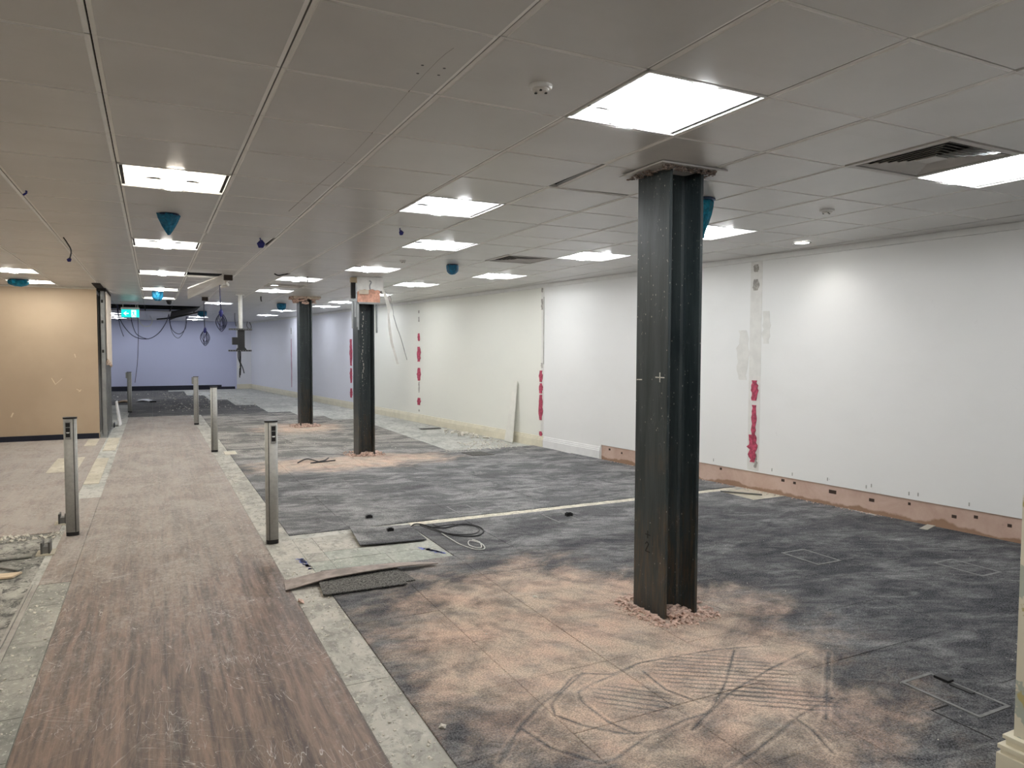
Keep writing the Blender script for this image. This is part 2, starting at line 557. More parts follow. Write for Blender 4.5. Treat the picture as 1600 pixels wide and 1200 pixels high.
for d, i, j, x0, y0 in cells:
    cut = x0 + CT > wx(y0 + CT) - .02 or y0 + CT > FAR
    if d < 900 and n_ind < 290:
        n_ind += 1
        if cut:
            poly = clip_wall([(x0 + e, y0 + e), (x0 + CT - e, y0 + e), (x0 + CT - e, y0 + CT - e), (x0 + e, y0 + CT - e)], .02)
            if len(poly) < 3: continue
            q = MB().prism(poly, -.008, 0); q.build('carpet_tile', CARPET, floor)
        else:
            near = -.1 < x0 - 1.0 and x0 < 3.1 and 1.3 < y0 < 2.9
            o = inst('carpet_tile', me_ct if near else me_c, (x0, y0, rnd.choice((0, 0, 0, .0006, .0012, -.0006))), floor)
            o.rotation_euler = (rnd.uniform(-.0022, .0022), rnd.uniform(-.0022, .0022), rnd.uniform(-.0025, .0025))
    else:
        poly = [(x0 + e, y0 + e), (x0 + CT - e, y0 + e), (x0 + CT - e, min(FAR, y0 + CT - e)), (x0 + e, min(FAR, y0 + CT - e))]
        if cut: poly = clip_wall(poly, .02)
        if len(poly) >= 3: rest.prism(poly, -.008, rnd.uniform(-.0008, .0006))
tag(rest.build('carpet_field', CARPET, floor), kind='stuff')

# vinyl planks: the walkway and the bay on the left
PW, PL = .18, 1.2
plank = MB(); plank.add([(0.0001, .0001, -.008), (PW - .0001, .0001, -.008), (PW - .0001, PL - .0001, -.008), (.0001, PL - .0001, -.008),
                         (.00025, .0003, 0), (PW - .00025, .0003, 0), (PW - .00025, PL - .0003, 0), (.00025, PL - .0003, 0)],
                        [(4, 5, 6, 7), (0, 1, 5, 4), (1, 2, 6, 5), (2, 3, 7, 6), (3, 0, 4, 7)])
me_p = plank.mesh('vinyl_plank'); me_p.materials.append(VINYL)


def planks(x0, x1, y0, y1, z=-.002):
    k = 0; x = x0
    while x < x1 - .01:
        w = min(PW, x1 - x); y = y0 - (k * .43 % 1.0) * PL
        while y < y1 - .01:
            a, c = max(y, y0), min(y + PL, y1)
            if c - a > .02:
                o = inst('vinyl_plank', me_p, (x, a, z + rnd.uniform(-.0002, .0002)), floor)
                o.scale = (w / PW, (c - a) / PL, 1)
            y += PL
        x += PW; k += 1


planks(-.507, .753, .2, 17.9)
planks(-.69, -.507, 5.43, 8.4)
planks(-3.03, -.73, 6.95, 13.97)
b = MB(); b.box(LEFT, -3.032, 6.95, 13.97, -.008, -.002); tag(b.build('vinyl_field', VINYL, floor), kind='stuff')
# pale panels beside the walkway, joints left open
def strip(x0, x1, y0, y1, step, mat, z=-.0045, jig=0.0):
    y = y0
    while y < y1 - .02:
        y2 = min(y + step * (1 + jig * (rnd.random() - .5)), y1)
        q = MB().box(x0, x1, y + .002, y2 - .002, SZ, z + rnd.uniform(-.0008, .0008)); q.build('access_panel', mat, floor)
        y = y2


strip(.757, .966, .3, 17.6, 1.2, SUB_S, -.0045, .5)
strip(-.685, -.511, .6, 5.425, .48, SUB_L, -.003, .6)
strip(-.728, -.575, 9.28, 11.4, 2.2, SUB_Y, -.001)
strip(-.70, -.53, 12.2, 13.9, 2, SUB_Y, -.001)
for x0, x1, y0, y1 in ((-1.2, -.875, 10.3, 11.6), (-.99, -.83, 12.9, 13.8), (.905, 1.07, 11.0, 11.35)):
    MB().box(x0, x1, y0, y1, SZ, .001).build('access_panel', SUB_Y, floor)
for x0, x1, y0, y1, m_ in ((.972, 1.12, 5.17, 5.86, SUB_S), (.972, 1.12, 4.87, 5.165, SUB_G), (1.123, 1.455, 5.40, 5.86, SUB_S), (1.123, 1.50, 5.17, 5.395, SUB_G),
                           (1.503, 1.962, 5.17, 5.36, SUB_G), (1.123, 1.53, 4.87, 5.165, SUB_G), (1.533, 1.962, 4.87, 5.165, SUB_G)):
    MB().box(x0, x1, y0, y1, SZ, -.005 + rnd.uniform(-.0008, .0008)).build('access_panel', m_, floor)
MB().box(5.47, 5.97, 5.37, 5.865, SZ, -.006).build('access_panel', SUB_Y, floor)
MB().box(LEFT, -.738, .2, 6.94, SZ, -.0062).build('screed_patch', SUB_R, floor)
# cream tape along the joint across the carpet
q = MB()
pts = []
for k in range(40):
    t = k / 39; pts.append((1.98 + t * 3.75, 5.882 + .006 * math.sin(k * 1.7), 5.985 + .010 * math.sin(k * 2.3 + 1)))
for a, c in zip(pts, pts[1:]):
    q.hexa([(a[0], a[1], SZ), (c[0], c[1], SZ), (c[0], c[2], SZ), (a[0], a[2], SZ)], [(a[0], a[1], -.004), (c[0], c[1], -.004), (c[0], c[2], -.004), (a[0], a[2], -.004)])
q.build('floor_tape', plain('cream_tape', (.62, .58, .48), .8, 0, .25, 18), floor)
# metal edge rail left of the walkway
q = MB(); q.box(-.735, -.722, .6, 5.44, SZ, .002); q.box(-.715, -.69, .6, 5.44, SZ, -.002); q.build('edge_rail', plain('dusty_rail', (.33, .31, .28), .7, .2, .2), floor)
# blue paint marks on the bare panels
for (x0, y0, x1, y1) in ((1.80, 5.22, 1.93, 4.96), (.93, 5.30, .955, 5.02)):
    q = MB()
    for k in range(34):
        t = rnd.random(); q.chunk((x0 + (x1 - x0) * t + rnd.uniform(-.015, .015), y0 + (y1 - y0) * t, -.004), rnd.uniform(.008, .024))
    q.v = [(x, y, min(max(z, -.006), -.0032)) for x, y, z in q.v]
    q.build('paint_mark', plain('blue_paint', (.16, .19, .45), .7, 0, .3), floor)

# ------------------------------------------------------------------ ceiling
b = MB(); b.box(LEFT - .1, WA + .4, BACK - .1, FAR + .1, H + .45, H + .6)
ceiling = b.build('ceiling', DARK, origin=(0, 0, 0)); tag(ceiling, 'grey metal tile ceiling with missing and sagging tiles', kind='structure')
LIGHTS = [  # cell, tint, label
    ((3, 0), 'cool', 'recessed square ceiling light directly in front of the nearest steel column'),
    ((7, 0), 'cool', 'recessed square ceiling light beside the louvred vent, at the right edge'),
    ((0, 4), 'warm', 'warm-toned recessed ceiling light nearest the camera in the row over the vinyl walkway'),
    ((0, 9), 'neutral', 'recessed ceiling light over the walkway, second of its row, behind the blue pointed detector cover'),
    ((0, 14), 'neutral', 'recessed ceiling light over the walkway, third of its row, beside the dropped tile'),
    ((0, 19), 'neutral', 'recessed ceiling light over the walkway, fourth of its row, just before a blue detector cover'),
    ((0, 23), 'neutral', 'recessed ceiling light over the walkway, last of its row before the open ceiling void'),
    ((3, 4), 'cool', 'recessed ceiling light nearest of the middle row, in front of a tiny blue cable tip'),
    ((4, 7), 'cool', 'recessed ceiling light second behind the near one, ahead of the round blue detector cover'),
    ((4, 11), 'cool', 'recessed ceiling light right in front of the white box on top of the middle column'),
    ((3, 14), 'cool', 'recessed ceiling light between the middle column and the hanging blue cable, near a dark wire'),
    ((3, 18), 'cool', 'recessed ceiling light in front of the farthest steel column, to its left'),
    ((6, 14), 'cool', 'recessed ceiling light just right of the middle column box, seen over its hanging white strip'),
    ((7, 4), 'cool', 'recessed ceiling light partly hidden behind the right edge of the nearest column'),
    ((7, 7), 'cool', 'recessed ceiling light just left of the nearest column, near the white wall'),
    ((7, 11), 'cool', 'recessed ceiling light beyond the flat square vent, near the cream wall'),
    ((6, 18), 'cool', 'small-looking recessed ceiling light partly hidden by the strip hanging from the middle column'),
    ((6, 22), 'cold', 'recessed ceiling light just left of the middle column, upper of a close pair'),
    ((6, 25), 'cold', 'recessed ceiling light between middle and far columns, lower of a close pair'),
    ((5, 29), 'cold', 'recessed ceiling light left of the farthest column, under a blue detector cover'),
    ((5, 34), 'cold', 'recessed ceiling light farthest along the right wall, left of the farthest column'),
    ((-3, 15), 'neutral', 'recessed ceiling light above the beige wall, nearer of two at the left edge'),
    ((-3, 18), 'neutral', 'recessed ceiling light right against the beige wall, behind a cyan wrapped detector'),
    ((2, 25), 'cold', 'recessed ceiling light between the two hanging blue cable coils, left of the silver pole'),
    ((2, 38), 'cold', 'recessed ceiling light beyond the void, nearer of two before the lavender wall'),
    ((2, 42), 'cold', 'recessed ceiling light in the far room, closest to the lavender wall'),
    ((-2, 36), 'cold', 'recessed ceiling light left of the exit sign, nearest of three in the far left corner'),
    ((-2, 39), 'cold', 'recessed ceiling light left of the exit sign, middle of three in the far left corner'),
    ((-2, 42), 'cold', 'recessed ceiling light left of the exit sign, farthest of three in the far left corner'),
]
HIDDEN = [((-3, 4), 'warm'), ((-3, 10), 'warm'), ((0, -2), 'neutral'), ((4, -4), 'cool'), ((0, -6), 'neutral'), ((8, -4), 'cool'), ((-6, 1), 'warm'), ((-6, 8), 'warm')]
VENTS = {(6, 0): 'square louvred ceiling vent with open slats beside the right-hand light',
         (6, 8): 'flat square ceiling vent in front of the cream wall, right of the round blue cover',
         (3, 16): 'thin ceiling vent partly open between two lights left of the farthest column'}
MISSING = set()
for cx_ in (-2, -1, 0, 1):
    for r_ in (28, 29, 30, 31, 32): MISSING.add((cx_, r_))
MISSING |= {(1, 14)}
taken = {c for c, *_ in LIGHTS} | {c for c, *_ in HIDDEN} | set(VENTS) | MISSING
tg = MB()                              # tile pan: bevelled edges, wider along the runners
ux, uy, bx_, by_ = .0028, .0018, .015, .008
tg.add([(ux, uy, .022), (T - ux, uy, .022), (T - ux, T - uy, .022), (ux, T - uy, .022),
        (ux, uy, .006), (T - ux, uy, .006), (T - ux, T - uy, .006), (ux, T - uy, .006),
        (ux + bx_, uy + by_, .0045), (T - ux - bx_, uy + by_, .0045), (T - ux - bx_, T - uy - by_, .0045), (ux + bx_, T - uy - by_, .0045),
        (ux + bx_ + .002, uy + by_ + .001, 0), (T - ux - bx_ - .002, uy + by_ + .001, 0), (T - ux - bx_ - .002, T - uy - by_ - .001, 0), (ux + bx_ + .002, T - uy - by_ - .001, 0)],
       [(0, 4, 5, 1), (1, 5, 6, 2), (2, 6, 7, 3), (3, 7, 4, 0), (4, 8, 9, 5), (5, 9, 10, 6), (6, 10, 11, 7), (7, 11, 8, 4),
        (8, 12, 13, 9), (9, 13, 14, 10), (10, 14, 15, 11), (11, 15, 12, 8), (12, 15, 14, 13), (0, 1, 2, 3)])
me_t = tg.mesh('ceiling_tile'); me_t.materials.append(CEIL); me_t.materials.append(EDGE)
for f_i in range(4, 12): me_t.polygons[f_i].material_index = 1
cc = []
for i in range(-8, 11):
    for j in range(-8, 45):
        if (i, j) in taken: continue
        x0, y0 = GX + T * i, GY + T * j
        if x0 < LEFT or y0 < BACK or y0 > FAR: continue
        if x0 > wx(y0) : continue
        cc.append((in_view(x0 + .3, y0 + .3, H) or 1e3 + abs(j), i, j, x0, y0))
cc.sort(); k = 0; rest = MB()
for d, i, j, x0, y0 in cc:
    cut = x0 + T > wx(y0 + T) - .03 or y0 + T > FAR - .02
    poly = [(x0 + ux, y0 + uy), (x0 + T - ux, y0 + uy), (x0 + T - ux, min(FAR - .02, y0 + T - uy)), (x0 + ux, min(FAR - .02, y0 + T - uy))]
    if cut: poly = clip_wall(poly, .03)
    if len(poly) < 3: continue
    if d < 900 and k < 295:
        k += 1
        if cut:
            MB().prism(poly, H, H + .022).build('ceiling_tile', CEIL, ceiling)
        else:
            o = inst('ceiling_tile', me_t, (x0, y0, H), ceiling)
            o.rotation_euler = (rnd.uniform(-.002, .002), rnd.uniform(-.002, .002), 0)
            if (i, j) == (4, 2):           # shifted tile behind the near column
                o.location = (x0 + .03, y0 + .012, H + .006); o.rotation_euler = (.0, .0, -.055)
            if (i, j) == (1, 8): o.location = (x0 - .012, y0 + .008, H + .004); o.rotation_euler = (0, 0, .03)
    else:
        rest.prism(poly, H, H + .02)
tag(rest.build('ceiling_tile_field', CEIL, ceiling), kind='stuff')
# hanging rails round the open void
q = MB()
for x in (-2, -1, 0, 1, 2): q.box(GX + T * x - .012, GX + T * x + .012, GY + T * 28, GY + T * 33, H - .004, H + .03)
for y in (29, 31): q.box(GX - 2 * T, GX + 2 * T, GY + T * y - .012, GY + T * y + .012, H - .002, H + .03)
q.build('void_rail', DARK, ceiling)
# fine crack running along the tiles, with a screwed plate
q = MB().tube([(.93, 2.3, H), (.92, 2.56, H), (.955, 3.76, H), (.94, 4.56, H), (.92, 5.54, H)], .0016, 4, 4); q.build('ceiling_crack', plain('crack', (.26, .25, .23), .9), ceiling)
q = MB()
for x, y in ((.885, 2.49), (.965, 2.48), (.895, 2.57), (.97, 2.55)): q.cyl((x, y), .006, H - .001, H + .003, 8)
q.build('screw_plate_holes', BLACK, ceiling)

# ------------------------------------------------------------------ walls
b = MB()
def wall_seg(mb, y0, y1, z0, z1, n0=-.12, n1=0.0):
    mb.hexa([wp(y0, n0, z0), wp(y1, n0, z0), wp(y1, n1, z0), wp(y0, n1, z0)], [wp(y0, n0, z1), wp(y1, n0, z1), wp(y1, n1, z1), wp(y0, n1, z1)])
wall_seg(b, BACK - .2, 8.37, .195, H + .46)
wall_seg(b, 8.37, FAR + .05, -.05, H + .46)
wall_r = b.build('wall_right', WALLR, origin=(0, 0, 0)); tag(wall_r, 'long white and cream right-hand wall with filled vertical chases', kind='structure')
PLAST = N('bare_pink_plaster'); p_ = PLAST.pos
sx = PLAST.sep(p_)
f_ = PLAST.noise(p_, 3.5, 6, .65, .5)
c_ = PLAST.mix(PLAST.mr(f_, .3, .7), (.47, .335, .27), (.57, .43, .36))
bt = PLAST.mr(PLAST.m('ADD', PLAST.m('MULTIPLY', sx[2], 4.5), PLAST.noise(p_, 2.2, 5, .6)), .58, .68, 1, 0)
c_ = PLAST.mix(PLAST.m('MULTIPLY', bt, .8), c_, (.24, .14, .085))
c_ = PLAST.mix(PLAST.mr(PLAST.voro(p_, 5.5), .05, .1, .9, 0), c_, (.05, .03, .02))
PLAST.bump(f_, .5, .01)
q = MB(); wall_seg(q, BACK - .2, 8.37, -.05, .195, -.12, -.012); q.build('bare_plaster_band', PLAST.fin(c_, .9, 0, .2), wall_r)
for y, z, w in ((8.2, .15, .018), (7.95, .13, .014), (6.25, .16, .016), (5.42, .155, .02), (5.28, .15, .016), (4.85, .13, .04), (4.45, .12, .026), (4.1, .15, .012), (3.72, .11, .02), (3.55, .14, .016), (3.3, .12, .016)):
    q = MB().obox(wp(y, -.0118, z), WT, WN, (0, 0, 1), w, .0006, .010 + .2 * w); q.build('plug_hole', plain('hole_dark', (.05, .032, .024), .95), wall_r)
# wall screw stubs and holes above the band
for y, z in ((7.2, .26), (6.9, .27), (6.35, .25), (5.55, .25), (5.3, .24), (4.9, .25), (4.5, .24), (4.45, .26), (4.1, .245), (4.02, .25), (3.6, .24)):
    q = MB().obox(wp(y, .001, z), WT, WN, (0, 0, 1), .004, .0012, .016); q.build('rawl_mark', plain('grey_mark', (.33, .33, .3), .8), wall_r)
# chases: pale filler strips and pink patches
def wall_blob(name, mat, y, z0, z1, w, th=.004, n=9, jag=.35, dy=0.0):
    L = []; R = []
    for k in range(n):
        t = k / (n - 1); zz = z0 + (z1 - z0) * t
        ww = w * (.55 + .45 * math.sin(math.pi * min(max(t, .08), .92))) * (1 + jag * (rnd.random() - .5) * 2)
        o = w * jag * .6 * (rnd.random() - .5) + dy * t
        L.append((y + o - ww / 2, zz)); R.append((y + o + ww / 2, zz))
    ring = L + R[::-1]; m = len(ring)
    vs = [wp(a, .0, z) for a, z in ring] + [wp(a, th, z) for a, z in ring]
    fs = [(k, (k + 1) % m, m + (k + 1) % m, m + k) for k in range(m)]
    for k in range(n - 1): fs.append((m + k, m + k + 1, m + m - 2 - k, m + m - 1 - k))
    return MB().add(vs, fs).build(name, mat, wall_r)
PINKP = plain('pink_red_filler', (.40, .065, .11), .8, 0, .45, 30, .3, .8, 90)
FILL = plain('pale_filler', (.70, .69, .655), .8, 0, .06, 8)
GREYF = plain('grey_filler', (.36, .34, .31), .9, 0, .3, 30)
q = MB(); wall_seg(q, 5.72, 5.87, .21, 2.50, 0, .0025); q.build('filler_strip', FILL, wall_r)
wall_blob('filler_strip', FILL, 5.96, 1.2, 1.75, .14, .002, 12, .3)
wall_blob('filler_strip', FILL, 5.66, 1.6, 1.95, .1, .002, 10, .3)
wall_blob('plaster_patch', PINKP, 5.79, .98, 1.20, .085, .012, 9, .22)
wall_blob('plaster_patch', PINKP, 5.79, .55, .93, .06, .012, 12, .35)
wall_blob('plaster_patch', PINKP, 5.80, .30, .60, .11, .012, 12, .3)
wall_blob('plaster_patch', GREYF, 5.76, .24, .40, .04, .008, 9, .4)
wall_blob('plaster_patch', GREYF, 5.80, 2.38, 2.46, .07, .004, 8, .2)
wall_blob('plaster_patch', GREYF, 5.80, 2.18, 2.30, .08, .004, 8, .2)
q = MB(); wall_seg(q, 9.76, 9.83, .2, 2.5, 0, .003); q.build('filler_strip', FILL, wall_r)
for z0, z1, w in ((1.02, 1.20, .085), (.84, 1.0, .085), (.42, .82, .10), (.17, .24, .08)): wall_blob('plaster_patch', PINKP, 9.83, z0, z1, w, .012, 9, .25)
for z0, z1 in ((2.42, 2.5), (2.15, 2.32), (1.24, 1.32)): wall_blob('plaster_patch', GREYF, 9.81, z0, z1, .05, .005, 8, .4)
q = MB(); wall_seg(q, 9.755, 9.775, 1.3, 2.35, 0, .012); q.build('conduit_edge', plain('grey_conduit', (.5, .49, .46), .6), wall_r)
for z0, z1, w in ((1.70, 1.86, .10), (1.27, 1.58, .15), (.87, 1.14, .16), (.36, .51, .15)): wall_blob('plaster_patch', PINKP, 14.25, z0, z1, w, .012, 9, .25)
for z0, z1 in ((2.1, 2.2), (2.28, 2.34), (.62, .85), (.22, .27)): wall_blob('plaster_patch', GREYF, 14.25, z0, z1, .05, .005, 8, .4)
for z0, z1, w in ((1.1, 1.78, .16), (.66, 1.04, .16), (.28, .52, .16)): wall_blob('plaster_patch', PINKP, 18.26, z0, z1, w, .012, 12, .2)
wall_blob('plaster_patch', plain('faded_pink', (.5, .3, .38), .9), 23.65, .3, 1.85, .09, .008, 14, .2)
wall_blob('plaster_patch', GREYF, 23.65, 2.0, 2.2, .06, .008, 8, .2)

b = MB(); wall_seg(b, BACK, FAR, H - .055, H - .001, 0, .03); tag(b.build('trim_1', plain('white_cornice', (.74, .74, .72), .55, 0, .04), origin=(0, 0, 0)), 'pale cornice strip between right wall and ceiling', kind='structure')
def skirting(name, y0, y1, mat, label):
    q = MB(); prof = [(0, SZ), (.022, SZ), (.022, .11), (.017, .118), (.017, .135), (.011, .142), (.011, .158), (.006, .168), (0, .168)]
    vs = [wp(y0, a, z) for a, z in prof] + [wp(y1, a, z) for a, z in prof]; m = len(prof)
    q.add(vs, [(k, k + 1, m + k + 1, m + k) for k in range(m - 1)] + [tuple(range(m)), tuple(range(2 * m - 1, m - 1, -1))])
    return tag(q.build(name, mat, origin=(0, 0, 0)), label, kind='structure')
skirting('baseboard_right', 8.38, 9.75, plain('white_skirting', (.78, .78, .77), .4, 0, .04), 'short white moulded skirting beside the bare plaster band')
skirting('baseboard_right', 9.76, FAR - .03, CREAMP, 'long cream moulded skirting along the far right wall')

FARW = N('far_wall_paint'); sx = FARW.sep(FARW.pos)
c_ = FARW.mix(FARW.mr(sx[0], 2.84, 2.85), (.53, .55, .715), (.74, .74, .76))
c_ = FARW.mix(FARW.mr(FARW.noise(FARW.pos, 1.2, 5), .4, .7, 0, .12), c_, (.57, .59, .74))
b = MB(); b.box(LEFT - .1, wx(FAR) + .15, FAR, FAR + .12, -.05, H + .46)
tag(b.build('wall_far', FARW.fin(c_, .6, 0, .3), origin=(0, 0, 0)), 'lavender painted wall at the far end', kind='structure')
b = MB(); b.box(LEFT, 2.30, FAR - .02, FAR, SZ, .16); b.box(2.30, 2.78, FAR - .02, FAR, SZ, .09); tag(b.build('baseboard_far', NAVY, origin=(0, 0, 0)), 'dark navy skirting under the lavender wall', kind='structure')
b = MB(); b.box(2.84, wx(FAR) - .01, FAR - .02, FAR, SZ, .17); tag(b.build('baseboard_far', CREAMP, origin=(0, 0, 0)), 'cream skirting in the far right corner', kind='structure')
BEIGE = N('beige_wall_paint')
c_ = BEIGE.mix(BEIGE.mr(BEIGE.noise(BEIGE.pos, .8, 5), .35, .7), (.45, .345, .24), (.50, .39, .275))
b = MB(); b.box(LEFT, -.835, 14.0, 14.03, SZ, H - .002)
wall_b = b.build('wall_front_left', BEIGE.fin(c_, .6, 0, .3), origin=(0, 0, 0)); tag(wall_b, 'beige painted partition wall facing the camera', kind='structure')
for (x0, z0, x1, z1, w) in ((-1.51, 1.03, -1.455, .92, .012), (-1.45, .93, -1.36, 1.02, .010), (-1.16, 1.37, -1.175, 1.43, .012), (-1.10, .80, -1.16, .84, .01), (-2.08, .40, -2.05, .47, .02), (-1.13, .79, -1.09, .83, .01)):
    d = Vector((x1 - x0, 0, z1 - z0)); L = d.length; d.normalize()
    MB().obox(((x0 + x1) / 2, 13.999, (z0 + z1) / 2), d, (0, 1, 0), d.cross(Vector((0, 1, 0))), L / 2, .0012, w / 2).build('scuff_mark', plain('pale_scuff', (.68, .58, .42), .8), wall_b)
b = MB(); b.box(LEFT, -.845, 13.982, 14.0, SZ, .085); tag(b.build('baseboard_front_left', NAVY, origin=(0, 0, 0)), 'dark skirting under the beige partition wall', kind='structure')
b = MB(); b.box(LEFT, -.85, 13.985, 14.0, H - .03, H - .001); tag(b.build('trim_2', plain('pale_trim', (.6, .55, .46), .6), origin=(0, 0, 0)), 'pale trim strip between beige wall and ceiling', kind='structure')
GREYW = plain('plain_off_white', (.62, .60, .56), .7)
b = MB(); b.box(LEFT - .1, LEFT, BACK, FAR, -.05, H + .46); tag(b.build('wall_left', GREYW, origin=(0, 0, 0)), 'plain pale wall on the left, out of frame', kind='structure')
b = MB(); b.box(LEFT - .1, WA + .4, BACK - .12, BACK, -.05, H + .46); tag(b.build('wall_back', GREYW, origin=(0, 0, 0)), 'plain pale wall behind the viewer', kind='structure')

# return of the partition: board above, bare studs below
root = empty('stripped_partition', (-.77, 14.9, SZ), 'stripped metal-stud partition end with torn beige board, beside the beige wall', 'partition')
BOARD = plain('torn_beige_board', (.58, .50, .42), .75, 0, .08, 5)
edge = []
for k in range(19):
    t = k / 18; edge.append((14.12 + 1.55 * t, 1.30 - .10 * t + rnd.uniform(-.05, .06)))
q = MB()
for (y0, z0), (y1, z1) in zip(edge, edge[1:]):
    q.hexa([(-.712, y0, z0), (-.70, y0, z0), (-.70, y1, z1), (-.712, y1, z1)], [(-.712, y0, H - .03), (-.70, y0, H - .03), (-.70, y1, H - .03), (-.712, y1, H - .03)])
q.build('wall_board', BOARD, root)
q = MB()
for k in range(26):
    y = rnd.uniform(14.03, 15.65); q.chunk((-.70 + rnd.uniform(-.04, .015), y, 1.30 - .06 * (y - 14.1) + rnd.uniform(-.06, .02)), rnd.uniform(.012, .035))
tag(q.build('torn_edge', plain('torn_paper', (.55, .42, .32), .95, 0, .4, 40), root), kind='stuff')
for y in (14.05, 14.35, 14.75, 15.15, 15.55):
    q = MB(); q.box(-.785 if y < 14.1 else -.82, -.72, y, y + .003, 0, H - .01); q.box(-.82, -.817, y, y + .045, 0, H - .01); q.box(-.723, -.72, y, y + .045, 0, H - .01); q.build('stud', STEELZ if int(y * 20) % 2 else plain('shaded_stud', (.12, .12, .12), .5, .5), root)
q = MB(); q.box(-.825, -.715, 14.03, 15.7, SZ, .03); q.build('floor_track', STEELZ, root)
q = MB(); q.box(-.835, -.70, 14.0, 15.7, H - .05, H - .003); q.build('head_track', DARK, root)
q = MB(); q.box(-.90, -.885, 14.1, 15.7, 0, H - .05); q.build('back_board', plain('grey_board_back', (.13, .12, .11), .9), root)
for z in (1.45, 1.95, 2.3):
    q = MB(); q.box(-.775, -.745, 14.045, 14.052, z, z + .05); q.build('service_hole', DARK, root)
q = MB(); q.tube([(-.74, 14.2, 1.28), (-.735, 14.3, .9), (-.76, 14.25, .4), (-.74, 14.4, .1)], .008, 6, 5); q.build('conduit', STEELZ, root)
q = MB(); q.box(-.70, -.685, 15.66, 15.9, 0, .09); q.build('end_skirting', NAVY, root)
b = MB(); b.box(-.84, -.72, 13.0, 13.95, H - .012, H - .002); tag(b.build('ceiling_slot', DARK), 'dark slot in the ceiling above the stripped partition end', 'slot')

# pier at the right edge, with patchy paint
PIER = N('patchy_pier_paint'); p_ = PIER.pos
c_ = PIER.mix(PIER.mr(PIER.noise(p_, 7, 4, .6), .5, .52), (.66, .62, .50), (.40, .43, .37))
c_ = PIER.mix(PIER.mr(PIER.noise(p_, 5, 5, .6), .62, .64), c_, (.45, .38, .18))
c_ = PIER.mix(PIER.mr(PIER.sep(p_)[2], 1.0, 1.05), c_, (.76, .76, .75))
b = MB(); b.box(2.664, 3.1, .25, 1.389, SZ, H - .002); tag(b.build('wall_pier', PIER.fin(c_, .7), origin=(0, 0, 0)), 'edge of a wall pier with patchy cream and green paint at the right', kind='structure')
b = MB()
for out, z0, z1 in ((.036, SZ, .118), (.027, .118, .135), (.034, .135, .15), (.016, .15, .172), (.024, .172, .185)):
    b.box(2.664 - out, 3.1 + out, .25 - out, 1.389 + out, z0, z1)
tag(b.build('baseboard_pier', CREAMP, origin=(0, 0, 0)), 'cream moulded skirting round the wall pier', kind='structure')

# ------------------------------------------------------------------ ceiling lights
TINT = {'cool': (.96, .98, 1.0), 'warm': (1.0, .90, .76), 'neutral': (1.0, .97, .91), 'cold': (.88, .92, 1.0)}
REFL = plain('lamp_reflector', (.86, .86, .84), .45, 0, .02)


def make_light(tint):
    root = bpy.data.objects.new('ceiling_light', None); col.objects.link(root); root.empty_display_size = .1
    h = .297
    q = MB()
    for s in (-1, 1): q.box(-h, h, s * (h - .006) - .006, s * (h - .006) + .006, -.003, .03)
    for s in (-1, 1): q.box(s * (h - .003) - .003, s * (h - .003) + .003, -h, h, -.003, .03)
    q.build('frame', WHITE, root)
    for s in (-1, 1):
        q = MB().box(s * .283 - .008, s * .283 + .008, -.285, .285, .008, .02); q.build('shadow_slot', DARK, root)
    for s in (-1, 1):
        q = MB(); xs = []
        for k in range(9):
            t = k / 8; x = .272 - t * .21; z = .004 + .062 * math.sin(t * math.pi * .62) ; xs.append((x * s, z))
        vs = [(x, -.285, z) for x, z in xs] + [(x, .285, z) for x, z in xs]
        q.add(vs, [(k, k + 1, 10 + k, 9 + k) for k in range(8)]); q.build('reflector', REFL, root, True)
    for s in (-1, 1):
        q = MB(); q.add([(-.272, s * .285, .004), (.272, s * .285, .004), (.24, s * .262, .05), (-.24, s * .262, .05)], [(0, 1, 2, 3)]); q.build('end_plate', REFL, root)
    q = MB(); prof = [(-.068, .055), (-.064, .008), (-.046, -.008), (0, -.012), (.046, -.008), (.064, .008), (.068, .055)]
    q.add([(x, -.27, z) for x, z in prof] + [(x, .27, z) for x, z in prof],
          [(k, k + 1, 8 + k, 7 + k) for k in range(6)] + [tuple(range(6, -1, -1)), tuple(range(7, 14))])
    d = q.build('diffuser', glow('tube_' + tint, TINT[tint], LAMP), root, True)
    for s in (-1, 1):
        MB().box(s * .064 - .005, s * .064 + .003, -.285, .285, .008, .013).build('basket_rail', WHITE, root)
        MB().box(-.075, .075, s * .276 - .006, s * .276 + .006, -.002, .02).build('basket_end', WHITE, root)
    q = MB(); q.box(-h, h, -h, h, .075, .10); q.build('housing', WHITE, root)
    return root


HLAB = {(-3, 4): 'warm ceiling light out of frame, left of the warm walkway light', (-3, 10): 'warm ceiling light out of frame, left of the second walkway light', (0, -2): 'ceiling light out of frame, just above the viewer', (4, -4): 'ceiling light out of frame, behind the viewer to the right', (0, -6): 'ceiling light out of frame, farthest behind the viewer', (8, -4): 'ceiling light out of frame, behind the viewer by the right wall', (-6, 1): 'ceiling light out of frame, far left beside the viewer', (-6, 8): 'ceiling light out of frame, far left ahead of the viewer'}
proto = {}
for cell, tint, *lab in [(c, t, l) for c, t, l in LIGHTS] + [(c, t) for c, t in HIDDEN]:
    if tint not in proto: proto[tint] = o = make_light(tint)
    else: o = copy_tree(proto[tint])
    o.location = (GX + T * cell[0] + .3, GY + T * cell[1] + .3, H + .002)
    tag(o, lab[0] if lab else HLAB[cell], 'ceiling light', 'recessed square ceiling lights' if lab else 'ceiling lights out of frame')

